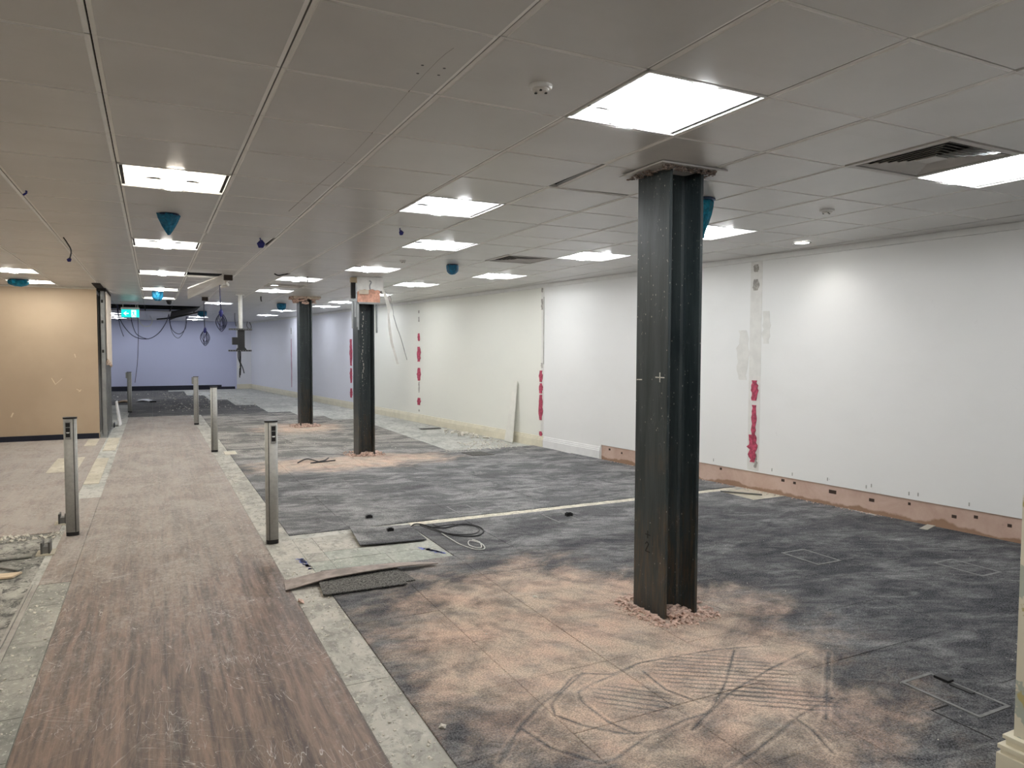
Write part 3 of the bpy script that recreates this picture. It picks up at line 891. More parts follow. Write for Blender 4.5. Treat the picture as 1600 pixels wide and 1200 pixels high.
# ------------------------------------------------------------------ vents, detectors, downlight
VENTM = plain('vent_enamel', (.55, .53, .50), .5, 0, .05)
for cell, label in VENTS.items():
    cx, cy = GX + T * cell[0] + .3, GY + T * cell[1] + .3
    v = empty('ceiling_vent', (cx, cy, H), label, 'vent', 'square ceiling vents')
    big = cell == (6, 0)
    q = MB()
    for s in (-1, 1):
        q.box(cx - .298, cx + .298, cy + s * .28 - .018, cy + s * .28 + .018, H - .004, H + .012)
        q.box(cx + s * .28 - .018, cx + s * .28 + .018, cy - .262, cy + .262, H - .004, H + .012)
    q.build('frame', VENTM, v)
    MB().box(cx - .27, cx + .27, cy - .27, cy + .27, H + .09, H + .1).build('backing', DARK, v)
    k = 0
    for r in (.245, .212, .179, .146, .113, .08):
        q = MB(); i_ = r - .019; o_ = r; z0, z1 = H - .002, H + .007
        O = [(cx - o_, cy - o_, z0), (cx + o_, cy - o_, z0), (cx + o_, cy + o_, z0), (cx - o_, cy + o_, z0)]
        I = [(cx - i_, cy - i_, z1), (cx + i_, cy - i_, z1), (cx + i_, cy + i_, z1), (cx - i_, cy + i_, z1)]
        I2 = [(x, y, z + .002) for x, y, z in I]; O2 = [(x, y, z + .002) for x, y, z in O]
        q.add(O + I + O2 + I2, [(a, 4 + a, 4 + (a + 1) % 4, (a + 1) % 4) for a in range(4)] + [(8 + a, 8 + (a + 1) % 4, 12 + (a + 1) % 4, 12 + a) for a in range(4)] + [(a, (a + 1) % 4, 8 + (a + 1) % 4, 8 + a) for a in range(4)])
        q.build('louvre', VENTM, v)
    MB().box(cx - .055, cx + .055, cy - .055, cy + .055, H - .001, H + .004).build('centre_plate', VENTM, v)

def detector(x, y, r, label):
    v = empty('smoke_detector', (x, y, H), label, 'smoke detector', 'round ceiling discs')
    MB().lathe((x, y, H), [(r, 0), (r, -.008), (r * .9, -.014)], 20).build('base', WHITE, v)
    MB().lathe((x, y, H), [(r * .72, -.014), (r * .72, -.020), (r * .55, -.024)], 20).build('cap', plain('disc_cap', (.62, .6, .56), .5), v)
    q = MB()
    for a in (0, 2.1, 4.2): q.box(x + r * .5 * math.cos(a) - .004, x + r * .5 * math.cos(a) + .004, y + r * .5 * math.sin(a) - .004, y + r * .5 * math.sin(a) + .004, H - .028, H - .02)
    q.build('terminal', BLACK, v)
detector(1.36, 2.47, .045, 'small round detector base on a tile near the front light')
detector(4.39, 3.66, .05, 'small flat round disc on the ceiling near the right wall')
detector(2.59, 7.97, .035, 'tiny round disc on the ceiling behind the second middle light')

def bag(x, y, w, h, label, mat, point=.1, seed=1, flat=1.0):
    v = empty('detector_cover', (x, y, H), label, 'detector cover', 'blue film detector covers')
    r = random.Random(seed); q = MB(); n = 18; vs = []; fs = []
    prof = [(.80, .0), (1.0, -.05), (.98, -.16), (.80, -.38), (.58, -.60), (.34, -.82), (point, -1.0)] if point < .3 else [(.9, 0), (1.0, -.12), (1.0, -.4), (.93, -.65), (.75, -.86), (.4, -1.0)]
    for j, (k, z) in enumerate(prof):
        for i in range(n):
            a = 2 * math.pi * i / n; c = 1 + .10 * math.sin(5 * a + seed) * (j > 0) + .09 * (r.random() - .5)
            vs.append((x + w / 2 * k * c * math.cos(a), y + w / 2 * k * c * math.sin(a) * flat, H + z * h + (r.random() - .5) * .012 * (j > 0)))
    m = len(prof)
    for j in range(m - 1):
        for i in range(n): fs.append((j * n + i, j * n + (i + 1) % n, (j + 1) * n + (i + 1) % n, (j + 1) * n + i))
    fs.append(tuple(range((m - 1) * n, m * n))); fs.append(tuple(range(n - 1, -1, -1)))
    q.add(vs, fs).build('film', mat, v)
    MB().lathe((x, y, H), [(w * .46, 0), (w * .50, -.006), (w * .50, -.014), (w * .44, -.016)], 18).build('tape_ring', plain('dark_blue_film', (.008, .03, .09), .35), v)

bag(.125, 6.08, .16, .155, 'pointed blue film detector cover hanging behind the warm light', CYAN, .12, 3)
bag(-1.77, 12.9, .26, .10, 'cyan film cover over a detector against the light above the beige wall', CYAN_L, .5, 5)
bag(3.235, 8.05, .14, .12, 'round blue film detector cover near the middle of the ceiling', CYAN, .5, 8)
bag(2.6, 16.7, .20, .16, 'blue film detector cover left of the farthest steel column', CYAN, .5, 12)
bag(.09, 14.3, .18, .17, 'blue film detector cover over the walkway before the ceiling void', CYAN, .5, 15)
bag(3.33, 3.78, .17, .26, 'torn blue film cover hanging behind the top of the nearest column', CYAN_L, .2, 21, .6)
bag(1.22, 21.3, .24, .16, 'blue film detector cover in the far room, right of the void', CYAN, .5, 25)
v = empty('camera_dome', (.33, 16.98, H), 'small black dome on the ceiling in front of the void', 'dome')
MB().lathe((.33, 16.98, H), [(.06, 0), (.06, -.03)], 14).build('base', BLACK, v)
MB().lathe((.33, 16.98, H), [(.05, -.03), (.045, -.06), (.025, -.08), (.004, -.085)], 14).build('dome', plain('smoked_dome', (.01, .01, .012), .15), v)

v = empty('downlight', (5.50, 4.86, H), 'round recessed downlight close to the white wall', 'downlight')
x, y = 5.50, 4.86
q = MB(); n = 24
ring = [(.085, -.002), (.085, -.006), (.066, -.006), (.062, .02)]
vs = [(x + r * math.cos(2 * math.pi * i / n), y + r * math.sin(2 * math.pi * i / n), H + z) for r, z in ring for i in range(n)]
q.add(vs, [(j * n + i, j * n + (i + 1) % n, (j + 1) * n + (i + 1) % n, (j + 1) * n + i) for j in range(3) for i in range(n)]).build('bezel', plain('chrome_bezel', (.35, .35, .34), .3, .6), v)
MB().cyl((x, y), .066, H - .004, H - .002, 24).build('lens', glow('downlight_lens', (1, .97, .9), 9.0), v)
sp = bpy.data.lights.new('downlight_beam', 'SPOT'); sp.energy = 4.5; sp.color = (1, .97, .92); sp.spot_size = 1.7; sp.spot_blend = 1.0; sp.shadow_soft_size = .05
so = bpy.data.objects.new('downlight_beam', sp); col.objects.link(so); so.parent = v; so.location = (0, 0, -.02); so.rotation_euler = (0, -.45, 0)

# ------------------------------------------------------------------ steel columns
STEEL = N('painted_steel'); p_ = STEEL.pos
f_ = STEEL.noise(STEEL.st(p_, (8, 8, .8)), 2.0, 7, .7, .5)
c_ = STEEL.mix(STEEL.mr(f_, .3, .7), (.010, .017, .020), (.038, .049, .050))
sx = STEEL.sep(p_)
low = STEEL.mr(STEEL.m('ADD', sx[2], STEEL.m('MULTIPLY', STEEL.noise(p_, 4, 5, .65), -1.6)), -.55, .15, 1, 0)
c_ = STEEL.mix(STEEL.m('MULTIPLY', low, STEEL.mr(STEEL.noise(STEEL.st(p_, (30, 30, 3)), 2, 5, .7), .4, .65)), c_, (.075, .055, .035))
for sc_, wd in ((1.3, .003), (2.4, .003)):
    s_ = STEEL.noise(STEEL.st(p_, (5, 5, 1)), sc_ * 3, 2, .4, .2)
    ln = STEEL.m('MULTIPLY', STEEL.mr(STEEL.m('ABSOLUTE', STEEL.m('SUBTRACT', s_, .5)), 0, wd, 1, 0), STEEL.mr(STEEL.noise(p_, 6, 3), .55, .65))
    c_ = STEEL.mix(STEEL.m('MULTIPLY', ln, .5), c_, (.4, .4, .36))
sp_ = STEEL.m('MULTIPLY', STEEL.mr(STEEL.voro(STEEL.st(p_, (1, 1, .6)), 42), .09, .15, 1, 0), STEEL.mr(STEEL.noise(p_, 5, 4, .6), .45, .56))
c_ = STEEL.mix(STEEL.m('MULTIPLY', sp_, .7), c_, (.42, .40, .34))
STEEL.bump(f_, .15, .003)
STEELM = STEEL.fin(c_, .42, 0, .45)
CLAB = ['nearest dark steel column with dusty scratched flange, standing in pink dust', 'middle dark steel column with white box and pink board left at its head', 'farthest dark steel column with ragged pink collar at the ceiling']
columns = []
TF = .020
for (x, y), lab in zip(COLS, CLAB):
    v = empty('steel_column', (x + CB / 2, y + CA / 2, SZ), lab, 'column', 'dark steel columns'); columns.append(v)
    top = H + .44
    for s in (0, 1):
        x0 = x if s == 0 else x + CB - TF
        q = MB().box(x0, x0 + TF, y, y + CA, SZ, top); o = q.build('flange', STEELM, v)
        bv = o.modifiers.new('edge', 'BEVEL'); bv.width = .003; bv.segments = 2; bv.limit_method = 'ANGLE'
    q = MB(); yc = y + CA / 2; r = .022
    prof = [(x + TF, yc - .008 - r), (x + TF + r * .3, yc - .008 - r * .3), (x + TF + r, yc - .008), (x + CB - TF - r, yc - .008), (x + CB - TF - r * .3, yc - .008 - r * .3), (x + CB - TF, yc - .008 - r),
            (x + CB - TF, yc + .008 + r), (x + CB - TF - r, yc + .008), (x + TF + r, yc + .008), (x + TF, yc + .008 + r)]
    q.prism(prof, SZ, top); q.build('web', STEELM, v)
q = MB(); yw = COLS[1][1] + CA / 2 - .0085
for k in range(22):
    z = 2.05 - k * .05; q.obox((2.715 + .012 * math.sin(k * .9) + rnd.uniform(-.004, .004), yw, z + rnd.uniform(-.01, .01)), (1, 0, 0), (0, 1, 0), (0, 0, 1), rnd.uniform(.002, .007), .0008, rnd.uniform(.006, .026))
tag(q.build('paint_drip', plain('pale_drip', (.40, .38, .33), .9, 0, .3, 40), columns[1]), kind='stuff')
# chalk and marker writing on the near column's left flange
v = columns[0]; xf = COLS[0][0] - .0008
def stroke(a, c, w, mat, name):
    a, c = Vector((xf, *a)), Vector((xf, *c)); d = (c - a); L = d.length; d.normalize()
    return (a + c) / 2, d, L
def marks(name, segs, mat, w):
    q = MB()
    for (y0, z0, y1, z1) in segs:
        a, c = Vector((xf, y0, z0)), Vector((xf, y1, z1)); d = c - a; L = d.length; d.normalize()
        q.obox((a + c) / 2, (1, 0, 0), d, Vector((1, 0, 0)).cross(d), .0008, L / 2, w / 2)
    q.build(name, mat, v)
MK = plain('marker_ink', (.004, .004, .005), .6); CH = plain('chalk', (.55, .54, .48), .95, 0, .2, 60)
marks('marker_writing', [(3.350, .452, 3.305, .452), (3.328, .475, 3.328, .43), (3.350, .392, 3.335, .407), (3.335, .407, 3.318, .398), (3.318, .398, 3.348, .352), (3.348, .352, 3.305, .352)], MK, .005)
marks('chalk_cross', [(3.275, 1.372, 3.195, 1.372), (3.235, 1.40, 3.235, 1.345), (3.45, 1.352, 3.40, 1.354)], CH, .006)
# ragged collar where the near column passes the ceiling
x, y = COLS[0]; q = MB()
v = empty('torn_ceiling_collar', (x + CB / 2, y + CA / 2, H), 'torn fibrous tile edge round the head of the nearest column', 'ceiling edge')
MB().box(x - .10, x + CB + .12, y - .06, y + CA + .05, H - .012, H - .003).build('patch_plate', CEIL, v)
for k in range(240):
    s_ = rnd.random()
    if k % 2: px, py = x - .06 + (CB + .12) * s_, y - .01 - .035 * rnd.random()
    else: px, py = (x - .015 - .05 * rnd.random(), y - .03 + (CA + .06) * s_) if k % 4 else (x + CB + .01 + .06 * rnd.random(), y - .03 + (CA + .06) * s_)
    q.chunk((px, py, H - .016 - .022 * rnd.random()), rnd.uniform(.005, .014))
tag(q.build('fibre_fringe', plain('brown_grey_fibre', (.20, .155, .13), .95, 0, .5, 60), v), kind='stuff')
# far column collar
x, y = COLS[2]; v = columns[2]
q = MB()
for k in range(90):
    a = rnd.random() * 6.283; r = rnd.uniform(.16, .27); z = H - .03 - (.3 - r) * rnd.uniform(.2, 1.0)
    q.chunk((x + CB / 2 + r * math.cos(a) * .95, y + CA / 2 + r * math.sin(a), z), rnd.uniform(.02, .055))
tag(q.build('plaster_collar', RUBBLE, v), kind='stuff')
q = MB()
for k in range(8): q.box(x - .12 + k * .065, x - .06 + k * .065, y - .10, y + CA + .08, H - .03 - .02 * rnd.random(), H - .002)
q.build('board_fringe', plain('buff_board', (.5, .42, .33), .9), v)

# middle column head: white box, pink board, torn card
x, y = COLS[1]
v = empty('column_casing', (x + CB / 2, y + CA / 2, 2.16), 'broken white casing with pink plasterboard around the head of the middle column', 'casing')
q = MB()
xs = [2.575 + k * .0375 for k in range(11)]
zb = [2.33, 2.345, 2.36, 2.37, 2.355, 2.37, 2.375, 2.36, 2.365, 2.35, 2.36]
for k in range(10):
    q.hexa([(xs[k], 9.985, zb[k]), (xs[k + 1], 9.985, zb[k + 1]), (xs[k + 1], 10.0, zb[k + 1]), (xs[k], 10.0, zb[k])], [(xs[k], 9.985, H - .003), (xs[k + 1], 9.985, H - .003), (xs[k + 1], 10.0, H - .003), (xs[k], 10.0, H - .003)])
q.build('white_front_board', plain('white_board', (.74, .73, .70), .7), v)
MB().box(2.94, 2.952, 10.0, 10.42, 2.33, H - .003).build('white_side_board', plain('white_board', (.74, .73, .70), .7), v)
MB().box(2.585, 2.91, 10.005, 10.018, 2.19, 2.40).build('pink_board', PINKG, v)
MB().prism([(2.60, 9.975), (2.74, 9.975), (2.735, 9.982), (2.605, 9.982)], 2.30, 2.36).build('torn_card', plain('torn_card', (.58, .50, .40), .9), v)
q = MB().tube([(2.76, 9.975, 2.37), (2.75, 9.96, 2.42), (2.77, 9.96, 2.47), (2.745, 9.965, 2.49)], .010, 6, 5); q.build('bent_clip', STEELZ, v)
MB().box(2.49, 2.60, 9.99, 10.05, 2.46, 2.53).build('timber_packer', plain('old_timber', (.42, .33, .22), .85), v)
MB().box(2.50, 2.56, 10.01, 10.05, 2.24, 2.47).build('side_gap', DARK, v)
q = MB()
for x0, z0 in ((2.515, 1.82), (2.555, 1.98), (2.585, 1.84), (2.60, 1.80)): q.box(x0, x0 + .014, 10.03, 10.06, z0, 2.30)
q.build('hanging_stud', STEELZ, v)
MB().box(2.865, 2.885, 10.045, 10.075, 1.76, 2.20).build('hanging_stud', STEELZ, v)
MB().box(2.49, 2.62, 10.02, 10.05, 2.20, 2.225).build('cross_channel', STEELZ, v)
MB().box(2.60, 2.89, 10.00, 10.07, 2.165, 2.19).build('cross_channel', STEELZ, v)
def ribbon(q, pts, w, th=.002):
    P = [Vector(p) for p in pts]
    for a, c, wa, wc in zip(P, P[1:], w, w[1:]):
        q.hexa([a + Vector((-wa, 0, 0)), a + Vector((wa, 0, 0)), a + Vector((wa, th, 0)), a + Vector((-wa, th, 0))], [c + Vector((-wc, 0, 0)), c + Vector((wc, 0, 0)), c + Vector((wc, th, 0)), c + Vector((-wc, th, 0))])
    return q
q = ribbon(MB(), [(2.96, 10.05, 2.40), (3.02, 10.04, 2.24), (3.06, 10.06, 2.12), (3.05, 10.06, 2.02), (3.07, 10.08, 1.85), (3.11, 10.1, 1.62), (3.20, 10.1, 1.31)], [.008, .026, .03, .012, .02, .018, .016])
tag(q.build('bent_corner_bead', plain('pale_metal_strip', (.66, .65, .60), .5, .2)), 'bent white metal corner strip dangling beside the middle column', 'metal strip')
q = MB().tube([(2.96, 10.06, 2.38), (3.08, 10.06, 2.28), (3.10, 10.05, 2.15)], .004, 6, 5).tube([(3.13, 10.08, 2.02), (3.18, 10.08, 1.85), (3.25, 10.1, 1.68), (3.34, 10.1, 1.37)], .006, 6, 5).tube([(3.10, 10.05, 2.15), (3.12, 10.06, 2.08), (3.13, 10.08, 2.02)], .004, 5, 4)
tag(q.build('dangling_wire', plain('grey_wire', (.30, .29, .27), .5)), 'thin grey wire dangling to the right of the middle column', 'wire')

# rubble at the column feet
def rubble(x, y, n, r0, r1, label, big=.035):
    q = MB()
    for k in range(n):
        a = rnd.random() * 6.283; t = rnd.random() ** .7
        ex, ey = CB / 2 + .012, CA / 2 + .012; ca, sa = math.cos(a), math.sin(a)
        e_ = min(ex / max(abs(ca), 1e-3), ey / max(abs(sa), 1e-3)); r = e_ + r0 + (r1 - r0) * t
        q.chunk((x + CB / 2 + r * ca, y + CA / 2 + r * sa, 0), rnd.uniform(.005, big) * (1.1 - .7 * t))
    for k in range(n // 4):
        q.chunk((x + rnd.uniform(.035, CB - .035), y + rnd.uniform(-.03, CA / 2 - .03), rnd.uniform(0, .02)), rnd.uniform(.008, big))
    tag(q.build('plaster_rubble', RUBBLE), label, 'rubble', kind='stuff')
rubble(*COLS[0], 420, .0, .13, 'pink plaster rubble heaped round the foot of the nearest column', .030)
rubble(*COLS[1], 220, .0, .16, 'pink plaster rubble round the foot of the middle column', .04)
rubble(*COLS[2], 260, .0, .16, 'brown plaster rubble round the foot of the farthest column', .06)

# ------------------------------------------------------------------ gate posts
def post(x, y, label, side, reader, box):
    v = empty('gate_post', (x, y, 0), label, 'post', 'aluminium gate posts')
    hgt = .967; W, D = .047, .036; n = 24
    def ring(k=1.0):
        return [(x + W * k * math.copysign(abs(math.cos(2 * math.pi * i / n)) ** .62, math.cos(2 * math.pi * i / n)), y + D * k * math.copysign(abs(math.sin(2 * math.pi * i / n)) ** .62, math.sin(2 * math.pi * i / n))) for i in range(n)]
    o = MB().prism(ring(), .03, hgt - .012).build('body', ALU, v); o.data.polygons.foreach_set('use_smooth', [len(p.vertices) == 4 for p in o.data.polygons])
    MB().prism(ring(.99), 0, .03).build('foot', BLACK, v)
    MB().prism(ring(1.08), hgt - .012, hgt).build('cap', BLACK, v)
    gx = x + side * W * .52
    MB().box(gx - .0022, gx + .0022, y - D - .0008, y - D * .8, .03, hgt - .013).build('groove', BLACK, v)
    if reader:
        rx = x - side * W * .28
        p = MB().box(rx - .021, rx + .021, y - D - .004, y - D + .004, hgt - .175, hgt - .035).build('reader_panel', plain('grey_reader', (.27, .27, .26), .45), v)
        for z0, z1 in ((hgt - .078, hgt - .043), (hgt - .118, hgt - .083), (hgt - .16, hgt - .122)):
            MB().box(rx - .015, rx + .015, y - D - .0055, y - D - .003, z0, z1).build('reader_window', BLACK, p)
        MB().box(rx - .010, rx + .010, y - D - .007, y - D - .005, hgt - .128, hgt - .12).build('card_slot', plain('pale_label', (.7, .7, .68), .5), p)
    if box:
        MB().box(x - W - .028, x - W + .006, y - .03, y + .03, hgt - .15, hgt - .012).build('sensor_box', plain('grey_box', (.26, .26, .245), .5), v)
post(.814, 5.82, 'nearest right aluminium gate post with black reader windows, by the bare floor patch', -1, True, False)
post(-.612, 6.775, 'left aluminium gate post with black reader, standing before the beige wall', 1, True, False)
post(.79, 11.38, 'second right-hand gate post along the walkway edge', -1, False, False)
post(.758, 15.65, 'third right-hand gate post with a side box, near the walkway end', 1, False, True)
post(-.514, 19.27, 'farthest gate post with a side box, left, against the lavender wall', 1, False, True)
for (x, y, lab) in ((-.74, 6.28, 'short grey metal bracket stub in front of the left gate post'), (-.73, 7.3, 'short grey metal bracket stub behind and left of the left gate post')):
    v = empty('bracket_stub', (x, y, 0), lab, 'bracket')
    MB().box(x - .03, x - .018, y - .06, y + .06, 0, .085).build('side_plate', plain('dark_steel', (.10, .10, .095), .5, .4), v)
    MB().box(x + .018, x + .03, y - .06, y + .06, 0, .085).build('side_plate', plain('dark_steel', (.10, .10, .095), .5, .4), v)
    MB().box(x - .018, x + .018, y - .045, y + .045, .0, .05).build('glass_clamp', plain('clamp_grey', (.2, .2, .19), .6), v)
    MB().box(x - .06, x + .06, y - .08, y + .08, SZ, .002).build('foot_plate', SUB_Y, v)

# ------------------------------------------------------------------ loose things on the floor
def slab4(name, pts, th, mat, label, cat, curl=None, nx=10):
    """quad on the floor (4 xy points) subdivided along its length, with a height function"""
    a, b_, c, d = [Vector((*p, 0)) for p in pts]; vs = []; fs = []
    for k in range(nx + 1):
        t = k / nx; p = a.lerp(b_, t); q_ = d.lerp(c, t)
        for m_, s in ((p, 0), (q_, 1)):
            z = curl(t, s) if curl else 0
            vs.append((m_.x, m_.y, z)); vs.append((m_.x, m_.y, z + th))
    for k in range(nx):
        o = 4 * k
        fs += [(o, o + 4, o + 5, o + 1), (o + 2, o + 3, o + 7, o + 6), (o + 1, o + 5, o + 7, o + 3), (o, o + 2, o + 6, o + 4)]
    fs += [(0, 1, 3, 2), (4 * nx, 4 * nx + 2, 4 * nx + 3, 4 * nx + 1)]
    q = MB().add(vs, fs)
    return tag(q.build(name, mat, origin=(a.x, a.y, 0)), label, cat)
CARPC = plain('clean_carpet', (.115, .112, .105), .95, 0, .85, 110, .1, .6, 200)
slab4('loose_carpet_tile', [(1.0, 4.905), (1.03, 4.45), (1.52, 4.44), (1.48, 4.87)], .008, CARPC, 'loose dark carpet tile under the torn vinyl strip', 'carpet tile', lambda t, s: .001, 8)
slab4('loose_carpet_tile', [(.945, 4.80), (.91, 4.39), (1.44, 4.37), (1.49, 4.78)], .008, CARPC, 'loose charcoal carpet tile lying on top, in front of the torn vinyl strip', 'carpet tile', lambda t, s: .0095 + .006 * math.sin(t * 3.1), 8)
PLK = plain('brown_vinyl_strip', (.25, .205, .18), .6, 0, .3, 12)
slab4('torn_vinyl_strip', [(.72, 4.60), (1.77, 4.68), (1.74, 4.735), (.74, 4.80)], .006, PLK, 'long tapering strip of torn brown vinyl across the loose carpet tiles', 'vinyl strip', lambda t, s: .002 + .026 * min(1, t * 4.0) + .012 * math.sin(t * math.pi) - .014 * max(0, t - .75) * 4, 16)
slab4('loose_carpet_tile', [(1.40, 5.39), (1.93, 5.36), (1.955, 5.86), (1.45, 5.95)], .008, CARPET, 'lifted dusty carpet tile beside the bare grey floor panels', 'carpet tile', lambda t, s: .003 + .030 * (1 - t) ** 3 * s + .010 * (1 - t) * (1 - s), 10)
slab4('loose_carpet_strip', [(4.08, 9.36), (4.40, 9.32), (4.36, 9.70), (4.05, 9.72)], .007, CARPC, 'small dark carpet offcut near the leaning white board', 'carpet offcut', None, 3)
slab4('loose_carpet_strip', [(4.55, 12.9), (4.95, 12.9), (4.95, 13.05), (4.55, 13.05)], .007, CARPC, 'narrow dark offcut on the pale floor by the cream wall', 'offcut', None, 3)
def small(name, x, y, s, mat, label, cat, z=0.0):
    q = MB(); q.box(x - s, x + s, y - s * .7, y + s * .7, z, z + s * .9); q.box(x - s * .6, x + s * .6, y - s * .5, y + s * .5, z + s * .9, z + s * 1.15)
    return tag(q.build(name, mat), label, cat)
small('rubber_block', 1.74, 5.72, .026, BLACK, 'small black block lying on the lifted carpet tile', 'block', .014)
small('rubber_block', 1.72, 6.30, .028, BLACK, 'small black block on the carpet behind the lifted tile', 'block')
small('rubber_block', 3.39, 5.58, .03, BLACK, 'small black block on the floor box near the cream tape', 'block', .003)
small('rubber_block', 1.36, 9.9, .03, BLACK, 'small black block on the carpet left of the middle column', 'block')
# floor boxes
def fbox(c, label, hx=.11, hy=.175, dark=False, notch=False):
    x, y = c; v = empty('floor_box', (x, y, 0), label, 'floor box', 'square floor access boxes')
    FR = plain('grey_box_frame', (.17, .17, .165), .55, .1, .25, 20)
    for (x0, x1, y0, y1) in ((-hx, hx, -hy, -hy + .016), (-hx, hx, hy - .016, hy), (-hx, -hx + .016, -hy + .016, hy - .016), (hx - .016, hx, -hy + .016, hy - .016)):
        MB().box(x + x0, x + x1, y + y0, y + y1, -.004, .0035).build('frame_edge', FR, v)
    MB().box(x - hx + .017, x + hx - .017, y - hy + .017, y + hy - .017, -.004, .0022).build('lid', CARPET, v)
    if notch:
        MB().box(x + hx - .045, x + hx - .018, y - .04, y + .06, .002, .006).build('handle_recess', BLACK, v)
        MB().box(x + hx - .035, x + hx + .005, y + .07, y + .14, .003, .014).build('cable_flap', BLACK, v)
fbox((5.11, 3.01), 'floor box with pale frame in the carpet nearest the bare plaster band')
fbox((3.16, 1.90), 'floor box with open cable flap in the right foreground', .11, .18, notch=True)
fbox((4.33, 3.68), 'dusty floor box to the right of the nearest column', .12, .17)
fbox((3.29, 5.56), 'dusty floor box just in front of the cream tape line')
fbox((2.62, 6.25), 'dusty floor box just behind the cream tape line, left of the near column')
# dark L-shaped gap next to the foreground floor box
q = MB(); q.box(2.925, 3.04, 1.845, 1.853, -.002, .002); q.box(2.925, 2.933, 1.60, 1.845, -.002, .002); q.build('open_seam', DARK, floor)
# cable coils
q = MB(); q.tube([(1.95, 5.80, .01), (2.0, 5.83, .02), (2.08, 5.80, .006), (2.13, 5.53, .006), (2.2, 5.36, .006), (2.34, 5.29, .006), (2.45, 5.40, .006), (2.47, 5.56, .008), (2.38, 5.70, .008), (2.2, 5.64, .008), (2.08, 5.74, .008)], .006, 6, 6)
q.tube([(2.03, 5.80, .012), (2.12, 5.47, .012), (2.3, 5.33, .012), (2.42, 5.42, .014), (2.43, 5.58, .014), (2.3, 5.70, .012), (2.16, 5.70, .012), (2.14, 5.78, .01)], .005, 6, 6)
tag(q.build('black_cable_coil', CABLE), 'loose loop of black cable lying on the carpet by the cream tape', 'cable')
q = MB(); q.tube([(2.11, 5.5, .006), (2.11, 5.3, .006), (2.12, 5.1, .006), (2.17, 4.93, .006), (2.24, 4.92, .006), (2.27, 5.05, .01), (2.22, 5.16, .012), (2.17, 5.05, .008), (2.22, 4.95, .006), (2.28, 5.1, .006), (2.26, 5.2, .006)], .004, 6, 6)
tag(q.build('white_cable_coil', CABLEW), 'thin white cable curling from the black cable loop', 'cable')
q = MB(); q.tube([(1.7, 9.75, .008), (1.85, 9.9, .03), (2.0, 9.7, .008), (2.15, 9.95, .02), (2.05, 9.8, .008), (1.85, 9.65, .008), (2.2, 9.75, .01)], .008, 6, 6)
tag(q.build('tangled_cable', CABLE), 'small tangle of black cable left of the middle column', 'cable')
# leaning boards
def lean(pts_b, pts_t, th, mat, label):
    a, c = [Vector(p) for p in pts_b]; d, e_ = [Vector(p) for p in pts_t]
    nrm = (c - a).cross(d - a).normalized() * th
    q = MB().hexa([a, c, c + nrm, a + nrm], [d, e_, e_ + nrm, d + nrm])
    return tag(q.build('leaning_board', mat), label, 'board')
LB = plain('pale_board', (.70, .69, .63), .7, 0, .05)
pb0, pb1 = (5.24, 10.70, 0), (5.26, 10.44, 0); pt0, pt1 = wp(10.55, .03, 1.0), wp(10.47, .02, 1.005)
lean((pb0, pb1), (pt0, pt1), .012, LB, 'narrow white board leaning against the cream wall')
lean(((-.63, 15.95, 0), (-.60, 16.25, 0)), ((-.68, 15.9, .48), (-.67, 16.3, .48)), .02, plain('white_plank', (.72, .70, .68), .7), 'white board offcut leaning at the end of the stripped partition')
# wood offcuts on the left screed
slab4('timber_offcut', [(-1.25, 5.70), (-.86, 5.66), (-.82, 5.76), (-1.25, 5.79)], .012, plain('raw_timber', (.60, .48, .34), .8, 0, .15, 10), 'short pale timber offcut on bare screed at the left edge', 'timber')
slab4('timber_batten', [(-1.3, 6.16), (-.82, 6.17), (-.82, 6.22), (-1.3, 6.22)], .012, SUB_L, 'dusty grey batten lying across the bare screed by the left edge', 'batten')
slab4('timber_batten', [(-1.12, 6.10), (-.86, 5.83), (-.83, 5.86), (-1.09, 6.13)], .010, SUB_L, 'diagonal dusty batten lying on the bare screed by the left edge', 'batten')
# single chips that stand out
for x, y, r, m_, lab in ((1.02, 2.64, .018, CRUMB, 'white plaster chip on the dark carpet in the foreground'), (.77, 4.36, .026, RUBBLE, 'pink plaster flake on the pale strip beside the walkway'), (2.08, 3.82, .018, CRUMB, 'pale yellow plaster chip on the pink dust left of the near column')):
    tag(MB().chunk((x, y, 0), r).build('plaster_chip', m_), lab, 'plaster chip')
slab4('paper_scrap', [(-.45, 23.0), (-.15, 22.9), (-.05, 23.3), (-.40, 23.5)], .02, plain('white_scrap', (.68, .68, .70), .8), 'white scrap on the far dark carpet near the farthest post', 'scrap', lambda t, s: .03 * math.sin(3 * t))
slab4('board_scrap', [(-.9, 22.7), (-.62, 22.6), (-.60, 23.0), (-.88, 23.1)], .03, plain('brown_scrap', (.45, .33, .22), .9), 'brown board scrap beside the farthest gate post', 'scrap', lambda t, s: .03 * math.sin(3 * t))
slab4('dark_scrap', [(-.10, 22.6), (.06, 22.6), (.05, 22.9), (-.10, 22.9)], .04, BLACK, 'black scrap next to the white scrap on the far carpet', 'scrap')
slab4('metal_bar', [(5.46, 5.84), (5.72, 5.50), (5.735, 5.52), (5.475, 5.86)], .010, plain('grey_bar', (.12, .12, .115), .5, .3), 'thin dark bar lying on the bare cream square by the wall', 'bar')
slab4('timber_offcut', [(5.88, 3.80), (6.08, 3.86), (6.06, 3.92), (5.86, 3.86)], .006, plain('pale_offcut', (.45, .42, .36), .8), 'small pale strip on the carpet against the bare plaster band', 'offcut')

